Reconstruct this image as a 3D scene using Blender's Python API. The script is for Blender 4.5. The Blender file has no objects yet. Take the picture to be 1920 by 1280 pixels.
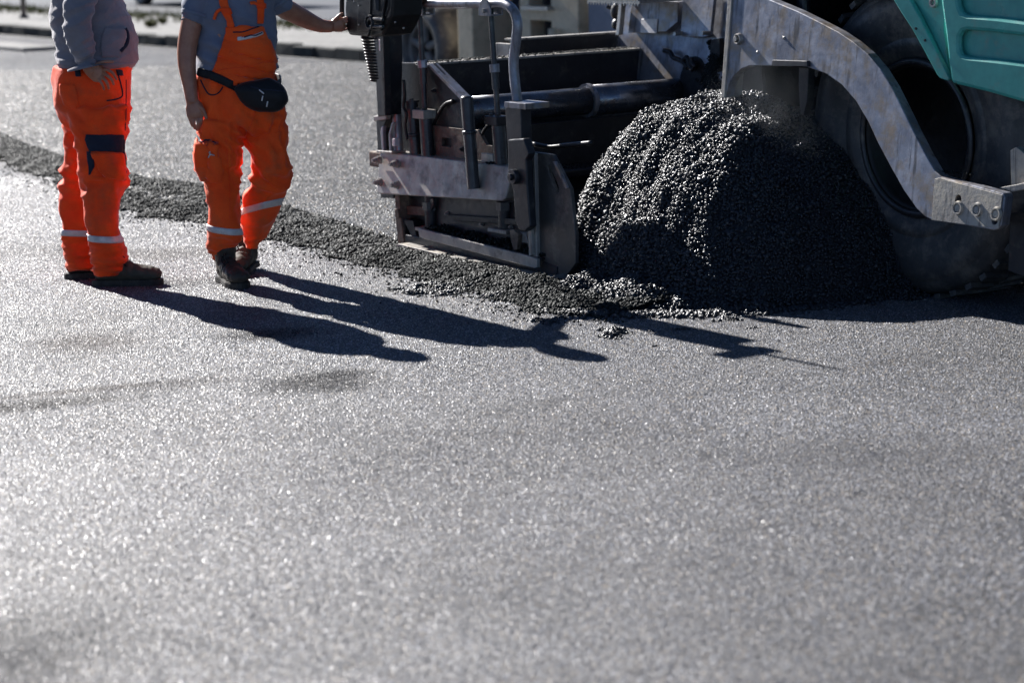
import bpy, bmesh, math, random
import numpy as np
from mathutils import Vector, Matrix, noise
from mathutils.bvhtree import BVHTree
R = math.radians
rnd = random.Random(7)
nr = np.random.RandomState(5)
scn = bpy.context.scene
COL = scn.collection

# ---------------------------------------------------------------- camera model (85 mm lens, eye height)
FOC = 85/36*1920; CH = 1.78; PITCH = R(10.38); ROLL = R(1.5); YAW = R(55.5)
fw = Vector((0, math.cos(PITCH), -math.sin(PITCH))); up0 = Vector((0, math.sin(PITCH), math.cos(PITCH))); rt0 = Vector((1, 0, 0))
rt = rt0*math.cos(ROLL)-up0*math.sin(ROLL); up = up0*math.cos(ROLL)+rt0*math.sin(ROLL)
CAM = Vector((0, 0, CH))
def ray(px, py): return fw+rt*((px-960)/FOC)-up*((py-640)/FOC)
def G(px, py, z=0.):                      # point of the horizontal plane z
    r = ray(px, py); return CAM+r*((z-CH)/r.z)
def at(px, py, Y):                        # point of the vertical plane y = Y
    r = ray(px, py); return CAM+r*(Y/r.y)
# machine frame: x = travel direction, y = across the lane, z = up
TV = Vector((math.cos(YAW), -math.sin(YAW), 0)); SV = Vector((math.sin(YAW), math.cos(YAW), 0))
ORG = G(1040, 525)
MW = Matrix.Translation(ORG) @ Matrix.Rotation(-YAW, 4, 'Z')
def W(t, s, z=0.): return ORG+TV*t+SV*s+Vector((0, 0, z))
def toM(p): d = p-ORG; return (d.dot(TV), d.dot(SV), d.z)
def onS(px, py, s):
    r = ray(px, py); k = (s-(CAM-ORG).dot(SV))/r.dot(SV); return Vector(toM(CAM+r*k))
def onT(px, py, t):
    r = ray(px, py); k = (t-(CAM-ORG).dot(TV))/r.dot(TV); return Vector(toM(CAM+r*k))
def PS(pts, s): return [(onS(x, y, s).x, onS(x, y, s).z) for x, y in pts]

# ---------------------------------------------------------------- materials
def new_mat(name):
    m = bpy.data.materials.new(name); m.use_nodes = True
    nt = m.node_tree; nt.nodes.clear()
    out = nt.nodes.new('ShaderNodeOutputMaterial'); b = nt.nodes.new('ShaderNodeBsdfPrincipled')
    nt.links.new(b.outputs[0], out.inputs[0])
    return m, nt, b
class N:
    def __init__(s, nt): s.nt = nt; s.L = nt.links.new
    def node(s, t, **k):
        n = s.nt.nodes.new(t)
        for a, v in k.items(): setattr(n, a, v)
        return n
    def put(s, sock, v):
        if isinstance(v, bpy.types.NodeSocket): s.L(v, sock)
        else: sock.default_value = v
    def coord(s, kind='Object'): return s.node('ShaderNodeTexCoord').outputs[kind]
    def mapping(s, v, scale=(1, 1, 1), rot=(0, 0, 0), loc=(0, 0, 0)):
        n = s.node('ShaderNodeMapping'); s.L(v, n.inputs[0]); n.inputs['Scale'].default_value = scale
        n.inputs['Rotation'].default_value = rot; n.inputs['Location'].default_value = loc; return n.outputs[0]
    def noise(s, v, scale, detail=4, rough=.55, out=0):
        n = s.node('ShaderNodeTexNoise'); s.L(v, n.inputs['Vector']); n.inputs['Scale'].default_value = scale
        n.inputs['Detail'].default_value = detail; n.inputs['Roughness'].default_value = rough; return n.outputs[out]
    def vor(s, v, scale, out='Distance', feat='F1', rnd_=1.):
        n = s.node('ShaderNodeTexVoronoi', feature=feat); s.L(v, n.inputs['Vector']); n.inputs['Scale'].default_value = scale
        n.inputs['Randomness'].default_value = rnd_
        return n.outputs[out]
    def ramp(s, f, a, b, ca=(0, 0, 0, 1), cb=(1, 1, 1, 1)):
        n = s.node('ShaderNodeValToRGB'); s.L(f, n.inputs[0]); e = n.color_ramp.elements
        e[0].position = a; e[1].position = b; e[0].color = ca; e[1].color = cb; return n.outputs[0]
    def mr(s, f, a, b, c=0., d=1.):
        n = s.node('ShaderNodeMapRange'); s.L(f, n.inputs[0])
        for i, v in enumerate((a, b, c, d)): n.inputs[i+1].default_value = v
        return n.outputs[0]
    def mix(s, f, a, b, mode='MIX'):
        n = s.node('ShaderNodeMix', data_type='RGBA', blend_type=mode)
        s.put(n.inputs[0], f)
        for i, v in ((6, a), (7, b)):
            if isinstance(v, tuple) and len(v) == 3: v = (*v, 1)
            s.put(n.inputs[i], v)
        return n.outputs[2]
    def math(s, op, a, b=0., c=None):
        n = s.node('ShaderNodeMath', operation=op); s.put(n.inputs[0], a); s.put(n.inputs[1], b)
        if c is not None: s.put(n.inputs[2], c)
        return n.outputs[0]
    def bump(s, h, strength, dist, normal=None):
        n = s.node('ShaderNodeBump'); s.L(h, n.inputs['Height']); n.inputs['Strength'].default_value = strength
        n.inputs['Distance'].default_value = dist
        if normal is not None: s.L(normal, n.inputs['Normal'])
        return n.outputs[0]

def worn(name, c1, c2, rough=.5, metal=0., spec=.5, scale=6., dust=None, dust_amt=.5, bump=.3, bscale=60, bdist=.002, streak=None, dscale=9.):
    m, nt, b = new_mat(name); n = N(nt); co = n.coord()
    f = n.ramp(n.noise(co, scale, 6, .65), .38, .64)
    col = n.mix(f, c1, c2)
    ff = n.noise(co, scale*7, 3, .7)
    col = n.mix(n.mr(ff, .35, .7, 0, .35), col, tuple(x*.55 for x in c1))
    if dust:
        d = n.mr(n.noise(n.mapping(co, loc=(3, 7, 1)), dscale, 7, .7), .62-.25*dust_amt, .72-.15*dust_amt, 0, .85)
        col = n.mix(d, col, dust)
    if streak:
        d = n.mr(n.noise(n.mapping(co, scale=(26, 26, 1.4)), 1.3, 4, .6), .55, .68, 0, .8)
        col = n.mix(d, col, streak)
    n.L(col, b.inputs['Base Color'])
    n.L(n.mr(n.noise(co, scale*3, 5, .6), .3, .7, rough-.12, rough+.12), b.inputs['Roughness'])
    b.inputs['Metallic'].default_value = metal; b.inputs['Specular IOR Level'].default_value = spec
    n.L(n.bump(n.noise(co, bscale, 5, .6), bump, bdist), b.inputs['Normal'])
    return m

def stone_mat(name, c, rough=.4, spec=.5, var=.5):
    m, nt, b = new_mat(name); n = N(nt); co = n.coord()
    v = n.vor(co, 45, 'Color')
    g = n.node('ShaderNodeSeparateColor'); n.L(v, g.inputs[0])
    col = n.mix(n.mr(g.outputs[0], 0, 1, 0, var), c, tuple(x*2.2 for x in c))
    n.L(col, b.inputs['Base Color'])
    n.L(n.mr(g.outputs[1], 0, 1, rough-.14, rough+.14), b.inputs['Roughness'])
    b.inputs['Specular IOR Level'].default_value = spec
    n.L(n.bump(n.noise(co, 190, 4, .7), .7, .0035), b.inputs['Normal'])
    return m

def asphalt_mat(name, c_dark, c_light, cell, bd, rough, stains=(), tint=None, spec=.5, lines=False, tilt=1.1):
    m, nt, b = new_mat(name); n = N(nt); co = n.coord()
    dis = n.noise(co, cell*.7, 2, .5, out=1)
    cow = n.mix(.0022, co, dis, 'ADD')
    vc = n.vor(cow, cell, 'Color'); sp = n.node('ShaderNodeSeparateColor'); n.L(vc, sp.inputs[0])
    vd = n.vor(cow, cell, 'Distance'); vd2 = n.vor(cow, cell*2.3, 'Distance')
    col = n.mix(n.math('POWER', sp.outputs[0], 1.4), c_dark, c_light)
    col = n.mix(n.mr(vd, .35, .75, 0, .75), col, tuple(x*.25 for x in c_dark))         # gaps between the stones
    col = n.mix(n.mr(sp.outputs[1], .93, .96, 0, .8), col, (.42, .36, .28))           # pale and rusty stones
    big = n.noise(co, .55, 5, .6); keepg = None
    col = n.mix(n.mr(big, .35, .68, 0, .5), col, tint or c_light)
    fine = n.noise(co, 3.1, 5, .62)
    col = n.mix(n.mr(fine, .42, .72, 0, .4), col, tuple(x*.6 for x in c_dark))
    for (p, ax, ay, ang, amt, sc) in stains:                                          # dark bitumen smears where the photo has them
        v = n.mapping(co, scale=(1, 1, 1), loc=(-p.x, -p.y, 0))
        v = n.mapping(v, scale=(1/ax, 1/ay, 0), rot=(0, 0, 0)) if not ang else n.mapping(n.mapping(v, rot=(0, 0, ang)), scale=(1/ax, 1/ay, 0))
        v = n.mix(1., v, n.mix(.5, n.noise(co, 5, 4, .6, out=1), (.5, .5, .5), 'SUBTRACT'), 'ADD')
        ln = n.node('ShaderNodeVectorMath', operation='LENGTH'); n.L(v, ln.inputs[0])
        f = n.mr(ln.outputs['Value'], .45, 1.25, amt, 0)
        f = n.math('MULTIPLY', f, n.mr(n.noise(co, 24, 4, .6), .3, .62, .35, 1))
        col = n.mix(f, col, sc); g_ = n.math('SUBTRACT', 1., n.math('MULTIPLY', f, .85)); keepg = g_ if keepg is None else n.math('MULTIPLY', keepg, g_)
    n.L(col, b.inputs['Base Color'])
    n.L(n.mr(sp.outputs[2], 0, 1, rough-.15, rough+.15), b.inputs['Roughness'])
    patch = n.mr(n.noise(n.mapping(co, loc=(4, 9, 0)), .9, 5, .65), .36, .64, .55, 1.)                # traffic-polished and dull areas
    patch = n.math('MULTIPLY', patch, n.mr(n.noise(n.mapping(co, rot=(0, 0, YAW+.15), scale=(.5, 5, 1)), 1., 4, .6), .3, .6, .75, 1.))
    sl = n.math('MULTIPLY', patch, spec)
    if keepg is not None: sl = n.math('MULTIPLY', sl, keepg)
    n.L(sl, b.inputs['Specular IOR Level'])
    h = n.math('ADD', n.math('MULTIPLY', n.math('SUBTRACT', 1., vd), 1.), n.math('MULTIPLY', n.math('SUBTRACT', 1., vd2), .35))
    h = n.math('ADD', h, n.math('MULTIPLY', sp.outputs[0], .7))
    vm = n.node('ShaderNodeVectorMath', operation='SUBTRACT'); n.L(vc, vm.inputs[0]); vm.inputs[1].default_value = (.5, .5, .5)
    vs_ = n.node('ShaderNodeVectorMath', operation='MULTIPLY'); n.L(vm.outputs[0], vs_.inputs[0]); vs_.inputs[1].default_value = (tilt, tilt, 0)
    ge = n.node('ShaderNodeNewGeometry'); va = n.node('ShaderNodeVectorMath', operation='ADD'); n.L(ge.outputs['Normal'], va.inputs[0]); n.L(vs_.outputs[0], va.inputs[1])
    vn = n.node('ShaderNodeVectorMath', operation='NORMALIZE'); n.L(va.outputs[0], vn.inputs[0])
    nrm = n.bump(h, 1., bd, vn.outputs[0])
    if lines:
        w = n.noise(n.mapping(co, rot=(0, 0, YAW), scale=(.35, 9, 1)), 1., 3, .6)
        nrm = n.bump(w, .5, .03, nrm)
    nrm = n.bump(fine, .5, .012, nrm)
    n.L(nrm, b.inputs['Normal'])
    return m

def cloth(name, c1, c2, rough=.8, weave=900, wr=.5, wscale=14, sheen=.2, dirt=None):
    m, nt, b = new_mat(name); n = N(nt); co = n.coord()
    col = n.mix(n.mr(n.noise(co, 9, 5, .6), .35, .68), c1, c2)
    col = n.mix(n.mr(n.noise(co, 260, 2, .5), .35, .7, 0, .25), col, tuple(x*.6 for x in c1))
    if dirt: col = n.mix(n.mr(n.noise(n.mapping(co, loc=(2, 5, 3)), 5, 6, .65), .52, .7, 0, .6), col, dirt)
    n.L(col, b.inputs['Base Color']); b.inputs['Roughness'].default_value = rough
    b.inputs['Sheen Weight'].default_value = sheen; b.inputs['Sheen Roughness'].default_value = .4
    b.inputs['Specular IOR Level'].default_value = .25
    if c1[0] > .9: b.inputs['Subsurface Weight'].default_value = .12; b.inputs['Subsurface Radius'].default_value = (.05, .018, .008); b.inputs['Subsurface Scale'].default_value = .7
    nm = n.bump(n.noise(n.mapping(co, scale=(1, 1, 1.5)), wscale, 3, .5), wr, .02)
    nm = n.bump(n.noise(co, weave, 2, .5), .25, .0012, nm)
    n.L(nm, b.inputs['Normal'])
    return m

M = {}
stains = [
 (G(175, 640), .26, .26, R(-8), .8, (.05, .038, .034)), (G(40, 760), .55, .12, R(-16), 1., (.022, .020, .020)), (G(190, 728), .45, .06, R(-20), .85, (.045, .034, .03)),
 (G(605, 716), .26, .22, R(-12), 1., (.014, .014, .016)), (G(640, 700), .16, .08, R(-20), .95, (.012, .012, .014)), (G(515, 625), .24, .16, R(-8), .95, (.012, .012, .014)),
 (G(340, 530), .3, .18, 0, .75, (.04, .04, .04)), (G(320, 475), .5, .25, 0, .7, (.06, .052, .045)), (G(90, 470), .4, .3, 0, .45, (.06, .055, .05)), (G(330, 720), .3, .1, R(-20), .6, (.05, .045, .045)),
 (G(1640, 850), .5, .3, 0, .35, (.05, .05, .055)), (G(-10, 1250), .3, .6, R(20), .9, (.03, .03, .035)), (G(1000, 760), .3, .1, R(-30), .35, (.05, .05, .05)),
]
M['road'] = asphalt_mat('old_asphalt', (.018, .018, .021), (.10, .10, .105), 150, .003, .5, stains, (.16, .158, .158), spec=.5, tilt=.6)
M['fresh'] = asphalt_mat('fresh_asphalt', (.012, .013, .016), (.05, .053, .06), 80, .006, .55, (
 (G(300, 308), .7, .05, 0, .8, (.015, .015, .02)), (G(560, 352), .8, .05, 0, .6, (.015, .015, .02))), (.05, .052, .058), spec=.3, lines=True)
def chip_mat(name, lo, hi, rough, spec, marks=()):
    m, nt, b = new_mat(name); n = N(nt); co = n.coord(); ge = n.node('ShaderNodeNewGeometry'); ri = ge.outputs['Random Per Island']
    f = n.math('POWER', ri, 2.2); col = n.mix(f, lo, hi)
    r2 = n.math('FRACT', n.math('MULTIPLY', ri, 37.7)); col = n.mix(n.mr(r2, .93, .95, 0, .6), col, (.34, .27, .19))
    col = n.mix(n.mr(r2, .0, .10, .7, 0), col, (.10, .12, .17))
    big = n.mr(n.noise(co, .7, 5, .62), .34, .66, .72, 1.12); col = n.mix(1., col, n.mix(1., (1, 1, 1), big, 'MULTIPLY'), 'MULTIPLY')
    keep = None
    for (p, ax, ay, ang, amt, sc) in marks:
        v = n.mapping(co, loc=(-p.x, -p.y, 0))
        v = n.mapping(n.mapping(v, rot=(0, 0, ang)), scale=(1/ax, 1/ay, 0))
        v = n.mix(1., v, n.mix(.9, n.noise(co, 6, 4, .6, out=1), (.5, .5, .5), 'SUBTRACT'), 'ADD')
        ln = n.node('ShaderNodeVectorMath', operation='LENGTH'); n.L(v, ln.inputs[0])
        f = n.mr(ln.outputs['Value'], .5, 1.3, amt, 0); f = n.math('MULTIPLY', f, n.mr(n.noise(co, 30, 4, .6), .3, .6, .4, 1))
        col = n.mix(f, col, sc); g_ = n.math('SUBTRACT', 1., n.math('MULTIPLY', f, .9)); keep = g_ if keep is None else n.math('MULTIPLY', keep, g_)
    n.L(col, b.inputs['Base Color'])
    n.L(n.mr(n.math('FRACT', n.math('MULTIPLY', ri, 91.3)), 0, 1, rough-.14, rough+.16), b.inputs['Roughness'])
    dull = n.math('MULTIPLY', n.mr(n.noise(n.mapping(co, loc=(4, 9, 0)), .8, 5, .6), .36, .64, .6, 1.), spec)
    if keep is not None: dull = n.math('MULTIPLY', dull, keep)
    n.L(dull, b.inputs['Specular IOR Level'])
    n.L(n.bump(n.noise(co, 420, 3, .6), .6, .0012), b.inputs['Normal']); return m
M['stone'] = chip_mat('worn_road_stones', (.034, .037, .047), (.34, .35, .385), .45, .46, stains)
M['fstone'] = chip_mat('fresh_mat_stones', (.010, .012, .015), (.090, .098, .110), .48, .34, [(G(300, 308), .9, .05, 0, .8, (.015, .015, .02)), (G(560, 352), 1., .05, 0, .6, (.015, .015, .02)), (G(620, 290), 1.2, .07, 0, .5, (.02, .02, .02))])
M['hot'] = stone_mat('hot_asphalt_mix', (.0065, .0085, .0135), .38, .60)
M['crumb'] = stone_mat('cooled_asphalt_crumbs', (.0065, .0095, .0098), .58, .14)
M['steel'] = worn('scuffed_grey_steel', (.34, .35, .40), (.15, .16, .20), .40, .5, .5, 7, (.24, .19, .14), .55, .35, 40, .002, streak=(.06, .06, .065))
M['steel_dirty'] = worn('asphalt_splashed_steel', (.38, .36, .33), (.20, .19, .18), .55, .2, .5, 6, (.42, .38, .31), .5, .45, 60, .003, streak=(.035, .033, .034))
M['beam'] = worn('dusty_bare_steel', (.42, .39, .35), (.26, .25, .25), .5, .35, .5, 6, (.13, .12, .12), .4, .4, 45)
M['dark'] = worn('dark_oily_steel', (.013, .014, .020), (.026, .028, .036), .42, .25, .5, 8, (.07, .065, .06), .25, .4, 60)
M['dark2'] = worn('tar_blackened_steel', (.008, .009, .012), (.017, .017, .020), .5, .1, .4, 9, (.05, .046, .042), .3, .6, 50, .004)
M['chrome'] = worn('oily_pipe_steel', (.10, .11, .13), (.19, .20, .23), .27, .75, .6, 3, (.16, .11, .085), .35, .12, 30)
M['cyl'] = worn('dull_cylinder_steel', (.032, .033, .040), (.055, .056, .062), .38, .35, .6, 8, (.12, .115, .105), .3, .3, 60)
M['rust'] = worn('rusty_plate', (.14, .10, .075), (.07, .055, .05), .7, .1, .4, 12, (.26, .21, .16), .5, .7, 60, .003)
M['teal'] = worn('teal_machine_paint', (.045, .31, .275), (.065, .37, .33), .36, 0, .5, 3, (.13, .25, .21), .3, .1, 30, .001)
M['gate'] = worn('oily_gate_plate', (.085, .080, .078), (.05, .05, .052), .40, .3, .6, 5, (.16, .15, .14), .35, .4, 60)
M['bolt'] = worn('bright_bolt_steel', (.45, .43, .40), (.3, .28, .26), .4, .6, .5, 30, None)
M['rubber'] = worn('dusty_tyre_rubber', (.036, .037, .042), (.065, .064, .063), .5, 0, .5, 6, (.14, .125, .11), .55, .5, 70, .003)
M['rim'] = worn('dirty_rim_paint', (.005, .005, .006), (.009, .009, .010), .5, .1, .4, 8, (.03, .028, .024), .2, .4, 50)
M['black'] = worn('black_moulded_plastic', (.006, .006, .007), (.011, .011, .012), .45, 0, .4, 10, None)
M['cream'] = worn('cream_truck_paint', (.62, .52, .36), (.50, .41, .28), .5, 0, .5, 3, (.33, .27, .18), .4, .2, 20)
M['navy'] = worn('navy_truck_paint', (.014, .022, .045), (.022, .032, .06), .35, 0, .5, 2, None)
M['slate'] = worn('slate_painted_wall', (.20, .22, .27), (.26, .28, .33), .7, 0, .4, 2, None)
M['kerb'] = worn('dark_kerbstone', (.035, .039, .038), (.018, .021, .021), .85, 0, .3, 5, (.10, .10, .09), .25, .7, 30, .006, streak=(.04, .045, .04))  # stone colour darkened to stand in for the kerb's shaded face
M['pave'] = worn('pale_concrete_pavement', (.21, .208, .20), (.155, .153, .146), .85, 0, .3, 1.4, (.30, .29, .27), .4, .6, 50, .004)
M['tarmac'] = worn('dark_side_road', (.035, .04, .052), (.055, .06, .072), .7, 0, .3, 1.2, None)
M['grass'] = worn('verge_grass', (.075, .095, .022), (.12, .115, .035), .8, 0, .3, 12, (.20, .17, .07), .4, .3, 60)
M['orange'] = cloth('orange_work_cloth', (1., .088, .010), (.84, .055, .006), .75, 700, .35, 16, .15, (.40, .07, .03))
M['orange2'] = cloth('faded_orange_work_cloth', (1., .11, .013), (.88, .072, .008), .75, 700, .35, 16, .15, (.42, .12, .045))
M['hoodie'] = cloth('grey_sweatshirt_fleece', (.215, .205, .235), (.165, .155, .18), .9, 500, .4, 18, .4)
M['tee'] = cloth('blue_grey_jersey', (.17, .19, .255), (.14, .155, .21), .85, 800, .3, 14, .25)
M['navycloth'] = cloth('navy_canvas', (.012, .016, .035), (.02, .025, .045), .8, 500, .3, 20, .1)
M['bag'] = cloth('black_nylon', (.006, .007, .010), (.012, .012, .016), .55, 500, .35, 16, .1)
M['tape'] = worn('silver_reflective_tape', (.68, .66, .66), (.55, .53, .55), .45, .1, .6, 30, (.35, .33, .34), .3, .3, 60)
M['boot'] = cloth('scuffed_boot_leather', (.025, .022, .020), (.06, .048, .038), .55, 200, .4, 22, 0, (.13, .10, .075))
M['bootg'] = cloth('dusty_boot_nubuck', (.085, .075, .055), (.055, .048, .038), .7, 200, .4, 22, 0, (.15, .125, .09))
M['sole'] = worn('boot_sole_rubber', (.016, .014, .013), (.04, .034, .03), .6, 0, .4, 20, (.10, .085, .07), .3, .5, 90)
M['hair'] = worn('brown_hair', (.035, .022, .014), (.06, .04, .025), .5, 0, .4, 60, None)
def skin_mat():
    m, nt, b = new_mat('tanned_skin'); n = N(nt); co = n.coord()
    col = n.mix(n.mr(n.noise(co, 22, 5, .6), .35, .7), (.40, .19, .12), (.30, .125, .08))
    n.L(col, b.inputs['Base Color']); b.inputs['Roughness'].default_value = .42
    b.inputs['Subsurface Weight'].default_value = .12; b.inputs['Subsurface Radius'].default_value = (.02, .007, .004)
    b.inputs['Subsurface Scale'].default_value = .6
    n.L(n.bump(n.noise(co, 240, 3, .6), .4, .0015), b.inputs['Normal']); return m
M['skin'] = skin_mat()
def glassy():
    m, nt, b = new_mat('car_glass'); b.inputs['Base Color'].default_value = (.01, .012, .015, 1); b.inputs['Roughness'].default_value = .08; return m
M['glass'] = glassy()

# ---------------------------------------------------------------- mesh building
class MB:
    def __init__(s): s.bm = bmesh.new()
    def box(s, a, b, rot=None):
        a, b = Vector(a), Vector(b); vs = []
        for x in (a.x, b.x):
            for y in (a.y, b.y):
                for z in (a.z, b.z): vs.append(Vector((x, y, z)))
        if rot is not None: c = (a+b)/2; vs = [rot @ (v-c)+c for v in vs]
        v = [s.bm.verts.new(p) for p in vs]
        for f in ((0, 1, 3, 2), (4, 6, 7, 5), (0, 4, 5, 1), (2, 3, 7, 6), (0, 2, 6, 4), (1, 5, 7, 3)): s.bm.faces.new([v[i] for i in f])
        return s
    def prism(s, outer, y0, y1, holes=(), axis='y'):
        """outline (a, z) swept along the machine's y (axis 'y'), or outline (y, z) swept along x"""
        def mk(p, d): return (p[0], d, p[1]) if axis == 'y' else ((d, p[0], p[1]) if axis == 'x' else (p[0], p[1], d))
        b2 = bmesh.new(); edges = []
        for loop in [outer, *holes]:
            vs = [b2.verts.new(mk(p, y0)) for p in loop]
            edges += [b2.edges.new((vs[i], vs[(i+1) % len(vs)])) for i in range(len(vs))]
        if holes: bmesh.ops.triangle_fill(b2, use_beauty=True, use_dissolve=False, edges=edges)
        else: b2.faces.new(b2.verts)
        r = bmesh.ops.extrude_face_region(b2, geom=b2.faces[:])
        d = mk((0, 0), y1-y0)
        bmesh.ops.translate(b2, vec=Vector(d), verts=[v for v in r['geom'] if isinstance(v, bmesh.types.BMVert)])
        bmesh.ops.recalc_face_normals(b2, faces=b2.faces)
        me = bpy.data.meshes.new('tmp'); b2.to_mesh(me); b2.free(); s.bm.from_mesh(me); bpy.data.meshes.remove(me)
        return s
    def tube(s, pts, r, seg=12, caps=True, flat=1., upv=None):
        pts = [Vector(p) for p in pts]; rs = r if isinstance(r, (list, tuple)) else [r]*len(pts)
        rings = []; prev = upv
        for i, p in enumerate(pts):
            d = (pts[min(i+1, len(pts)-1)]-pts[max(i-1, 0)]).normalized()
            if prev is None: prev = Vector((0, 0, 1)) if abs(d.z) < .9 else Vector((0, 1, 0))
            u = (prev-d*prev.dot(d)); u = u.normalized() if u.length > 1e-6 else d.orthogonal().normalized(); prev = u
            v = d.cross(u); ra = rs[i]; ra, rb = (ra if isinstance(ra, tuple) else (ra, ra*flat))
            rings.append([s.bm.verts.new(p+u*(math.sin(2*math.pi*k/seg)*ra)+v*(math.cos(2*math.pi*k/seg)*rb)) for k in range(seg)])
        s.link(rings, caps); return s
    def link(s, rings, caps=True, closed=False):
        n = len(rings[0])
        for a, b in zip(rings[:-1], rings[1:]):
            for k in range(n): s.bm.faces.new((a[k], a[(k+1) % n], b[(k+1) % n], b[k]))
        if caps: s.bm.faces.new(rings[0][::-1]); s.bm.faces.new(rings[-1])
    def cyl(s, a, b, r, seg=16, r2=None): return s.tube([a, b], [r, r if r2 is None else r2], seg)
    def loft(s, secs, seg=24, p=2.4):
        """secs: centre, half width along world x, half depth along y, optional turn about z"""
        rings = []
        for sec in secs:
            c, a, b = sec[:3]; ang = sec[3] if len(sec) > 3 else 0; ring = []
            for k in range(seg):
                th = 2*math.pi*k/seg; ct, st = math.cos(th), math.sin(th)
                x = a*math.copysign(abs(ct)**(2/p), ct); y = b*math.copysign(abs(st)**(2/p), st)
                ring.append(s.bm.verts.new(Vector(c)+Vector((x*math.cos(ang)-y*math.sin(ang), x*math.sin(ang)+y*math.cos(ang), 0))))
            rings.append(ring)
        s.link(rings); return s
    def ball(s, c, r, sc=(1, 1, 1), rot=None):
        g = bmesh.ops.create_icosphere(s.bm, subdivisions=3, radius=r)
        for v in g['verts']:
            q = Vector((v.co.x*sc[0], v.co.y*sc[1], v.co.z*sc[2])); v.co = (rot @ q if rot is not None else q)+Vector(c)
        return s
    def lathe(s, prof, c, axis='y', seg=48, closed=True):
        """profile (offset along the axis, radius)"""
        rings = []
        for (o, r) in prof:
            ring = []
            for k in range(seg):
                th = 2*math.pi*k/seg
                q = (r*math.cos(th), o, r*math.sin(th)) if axis == 'y' else ((o, r*math.cos(th), r*math.sin(th)) if axis == 'x' else (r*math.cos(th), r*math.sin(th), o))
                ring.append(s.bm.verts.new(Vector(c)+Vector(q)))
            rings.append(ring)
        s.link(rings, caps=not closed)
        if closed:
            a, b = rings[-1], rings[0]
            for k in range(seg): s.bm.faces.new((a[k], a[(k+1) % seg], b[(k+1) % seg], b[k]))
        return s
    def build(s, name, mat, parent=None, bevel=0., smooth=False, label=None, seg=2, sub=0):
        bmesh.ops.recalc_face_normals(s.bm, faces=s.bm.faces)
        me = bpy.data.meshes.new(name); s.bm.to_mesh(me); s.bm.free()
        return link_mesh(name, me, mat, parent, bevel, smooth, label, seg)
def link_mesh(name, me, mat, parent=None, bevel=0., smooth=False, label=None, seg=2):
    o = bpy.data.objects.new(name, me); COL.objects.link(o); me.materials.append(mat)
    if smooth: me.polygons.foreach_set('use_smooth', [True]*len(me.polygons))
    if bevel:
        md = o.modifiers.new('bevel', 'BEVEL'); md.width = bevel; md.segments = seg; md.limit_method = 'ANGLE'; md.angle_limit = R(35); md.harden_normals = False
    if parent is not None: o.parent = parent
    if label: o['label'] = label
    return o
def tag(o, label=None, cat=None, group=None, kind=None):
    for k, v in (('label', label), ('category', cat), ('group', group), ('kind', kind)):
        if v: o[k] = v
    return o
def empty(name, mat4):
    o = bpy.data.objects.new(name, None); COL.objects.link(o); o.matrix_world = mat4; o.empty_display_size = .2; return o
def arc(cx, cz, r, a0, a1, n=8): return [(cx+r*math.cos(R(a0+(a1-a0)*i/n)), cz+r*math.sin(R(a0+(a1-a0)*i/n))) for i in range(n+1)]
def smooth_path(pts, n=6):
    P_ = [Vector(p) for p in pts]; out = []
    for i in range(len(P_)-1):
        p0, p1, p2, p3 = P_[max(i-1, 0)], P_[i], P_[i+1], P_[min(i+2, len(P_)-1)]
        for k in range(n):
            t = k/n
            out.append(.5*((2*p1)+(-p0+p2)*t+(2*p0-5*p1+4*p2-p3)*t*t+(-p0+3*p1-3*p2+p3)*t**3))
    return out+[P_[-1]]

# ---------------------------------------------------------------- loose stones as one mesh (numpy)
def ico_variants(nv=8):
    bm = bmesh.new(); bmesh.ops.create_icosphere(bm, subdivisions=1, radius=1.)
    v0 = np.array([v.co[:] for v in bm.verts]); f = np.array([[v.index for v in fc.verts] for fc in bm.faces]); bm.free()
    return [v0*(1+nr.uniform(-.32, .3, (len(v0), 1)))*nr.uniform(.7, 1.15, (1, 3)) for _ in range(nv)], f
ICO, ICF = ico_variants()
def rotmats(n):
    q = nr.normal(size=(n, 4)); q /= np.linalg.norm(q, axis=1)[:, None]; w, x, y, z = q.T
    return np.stack([1-2*(y*y+z*z), 2*(x*y-z*w), 2*(x*z+y*w), 2*(x*y+z*w), 1-2*(x*x+z*z), 2*(y*z-x*w), 2*(x*z-y*w), 2*(y*z+x*w), 1-2*(x*x+y*y)], 1).reshape(n, 3, 3)
def stones(pos, size):
    n = len(pos); Rm = rotmats(n); pick = nr.randint(0, len(ICO), n); base = np.stack(ICO)[pick]
    V = np.einsum('nij,nkj->nki', Rm, base)*size[:, None, None]+pos[:, None, :]
    F = (ICF[None]+(np.arange(n)*ICO[0].shape[0])[:, None, None])
    return V.reshape(-1, 3), F.reshape(-1, 3)
def np_mesh(name, V, F):
    me = bpy.data.meshes.new(name); me.vertices.add(len(V)); me.vertices.foreach_set('co', V.astype(np.float32).ravel())
    k = F.shape[1]; me.loops.add(F.size); me.loops.foreach_set('vertex_index', F.astype(np.int32).ravel())
    me.polygons.add(len(F)); me.polygons.foreach_set('loop_start', np.arange(0, F.size, k, dtype=np.int32))
    me.polygons.foreach_set('loop_total', np.full(len(F), k, dtype=np.int32)); me.update(calc_edges=True); me.validate(); return me
def fnoise(x, y, s, seed=0): return np.array([noise.fractal(Vector((a*s+seed, b*s, seed*.37)), .8, 2., 4) for a, b in zip(x.ravel(), y.ravel())]).reshape(x.shape)

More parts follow.
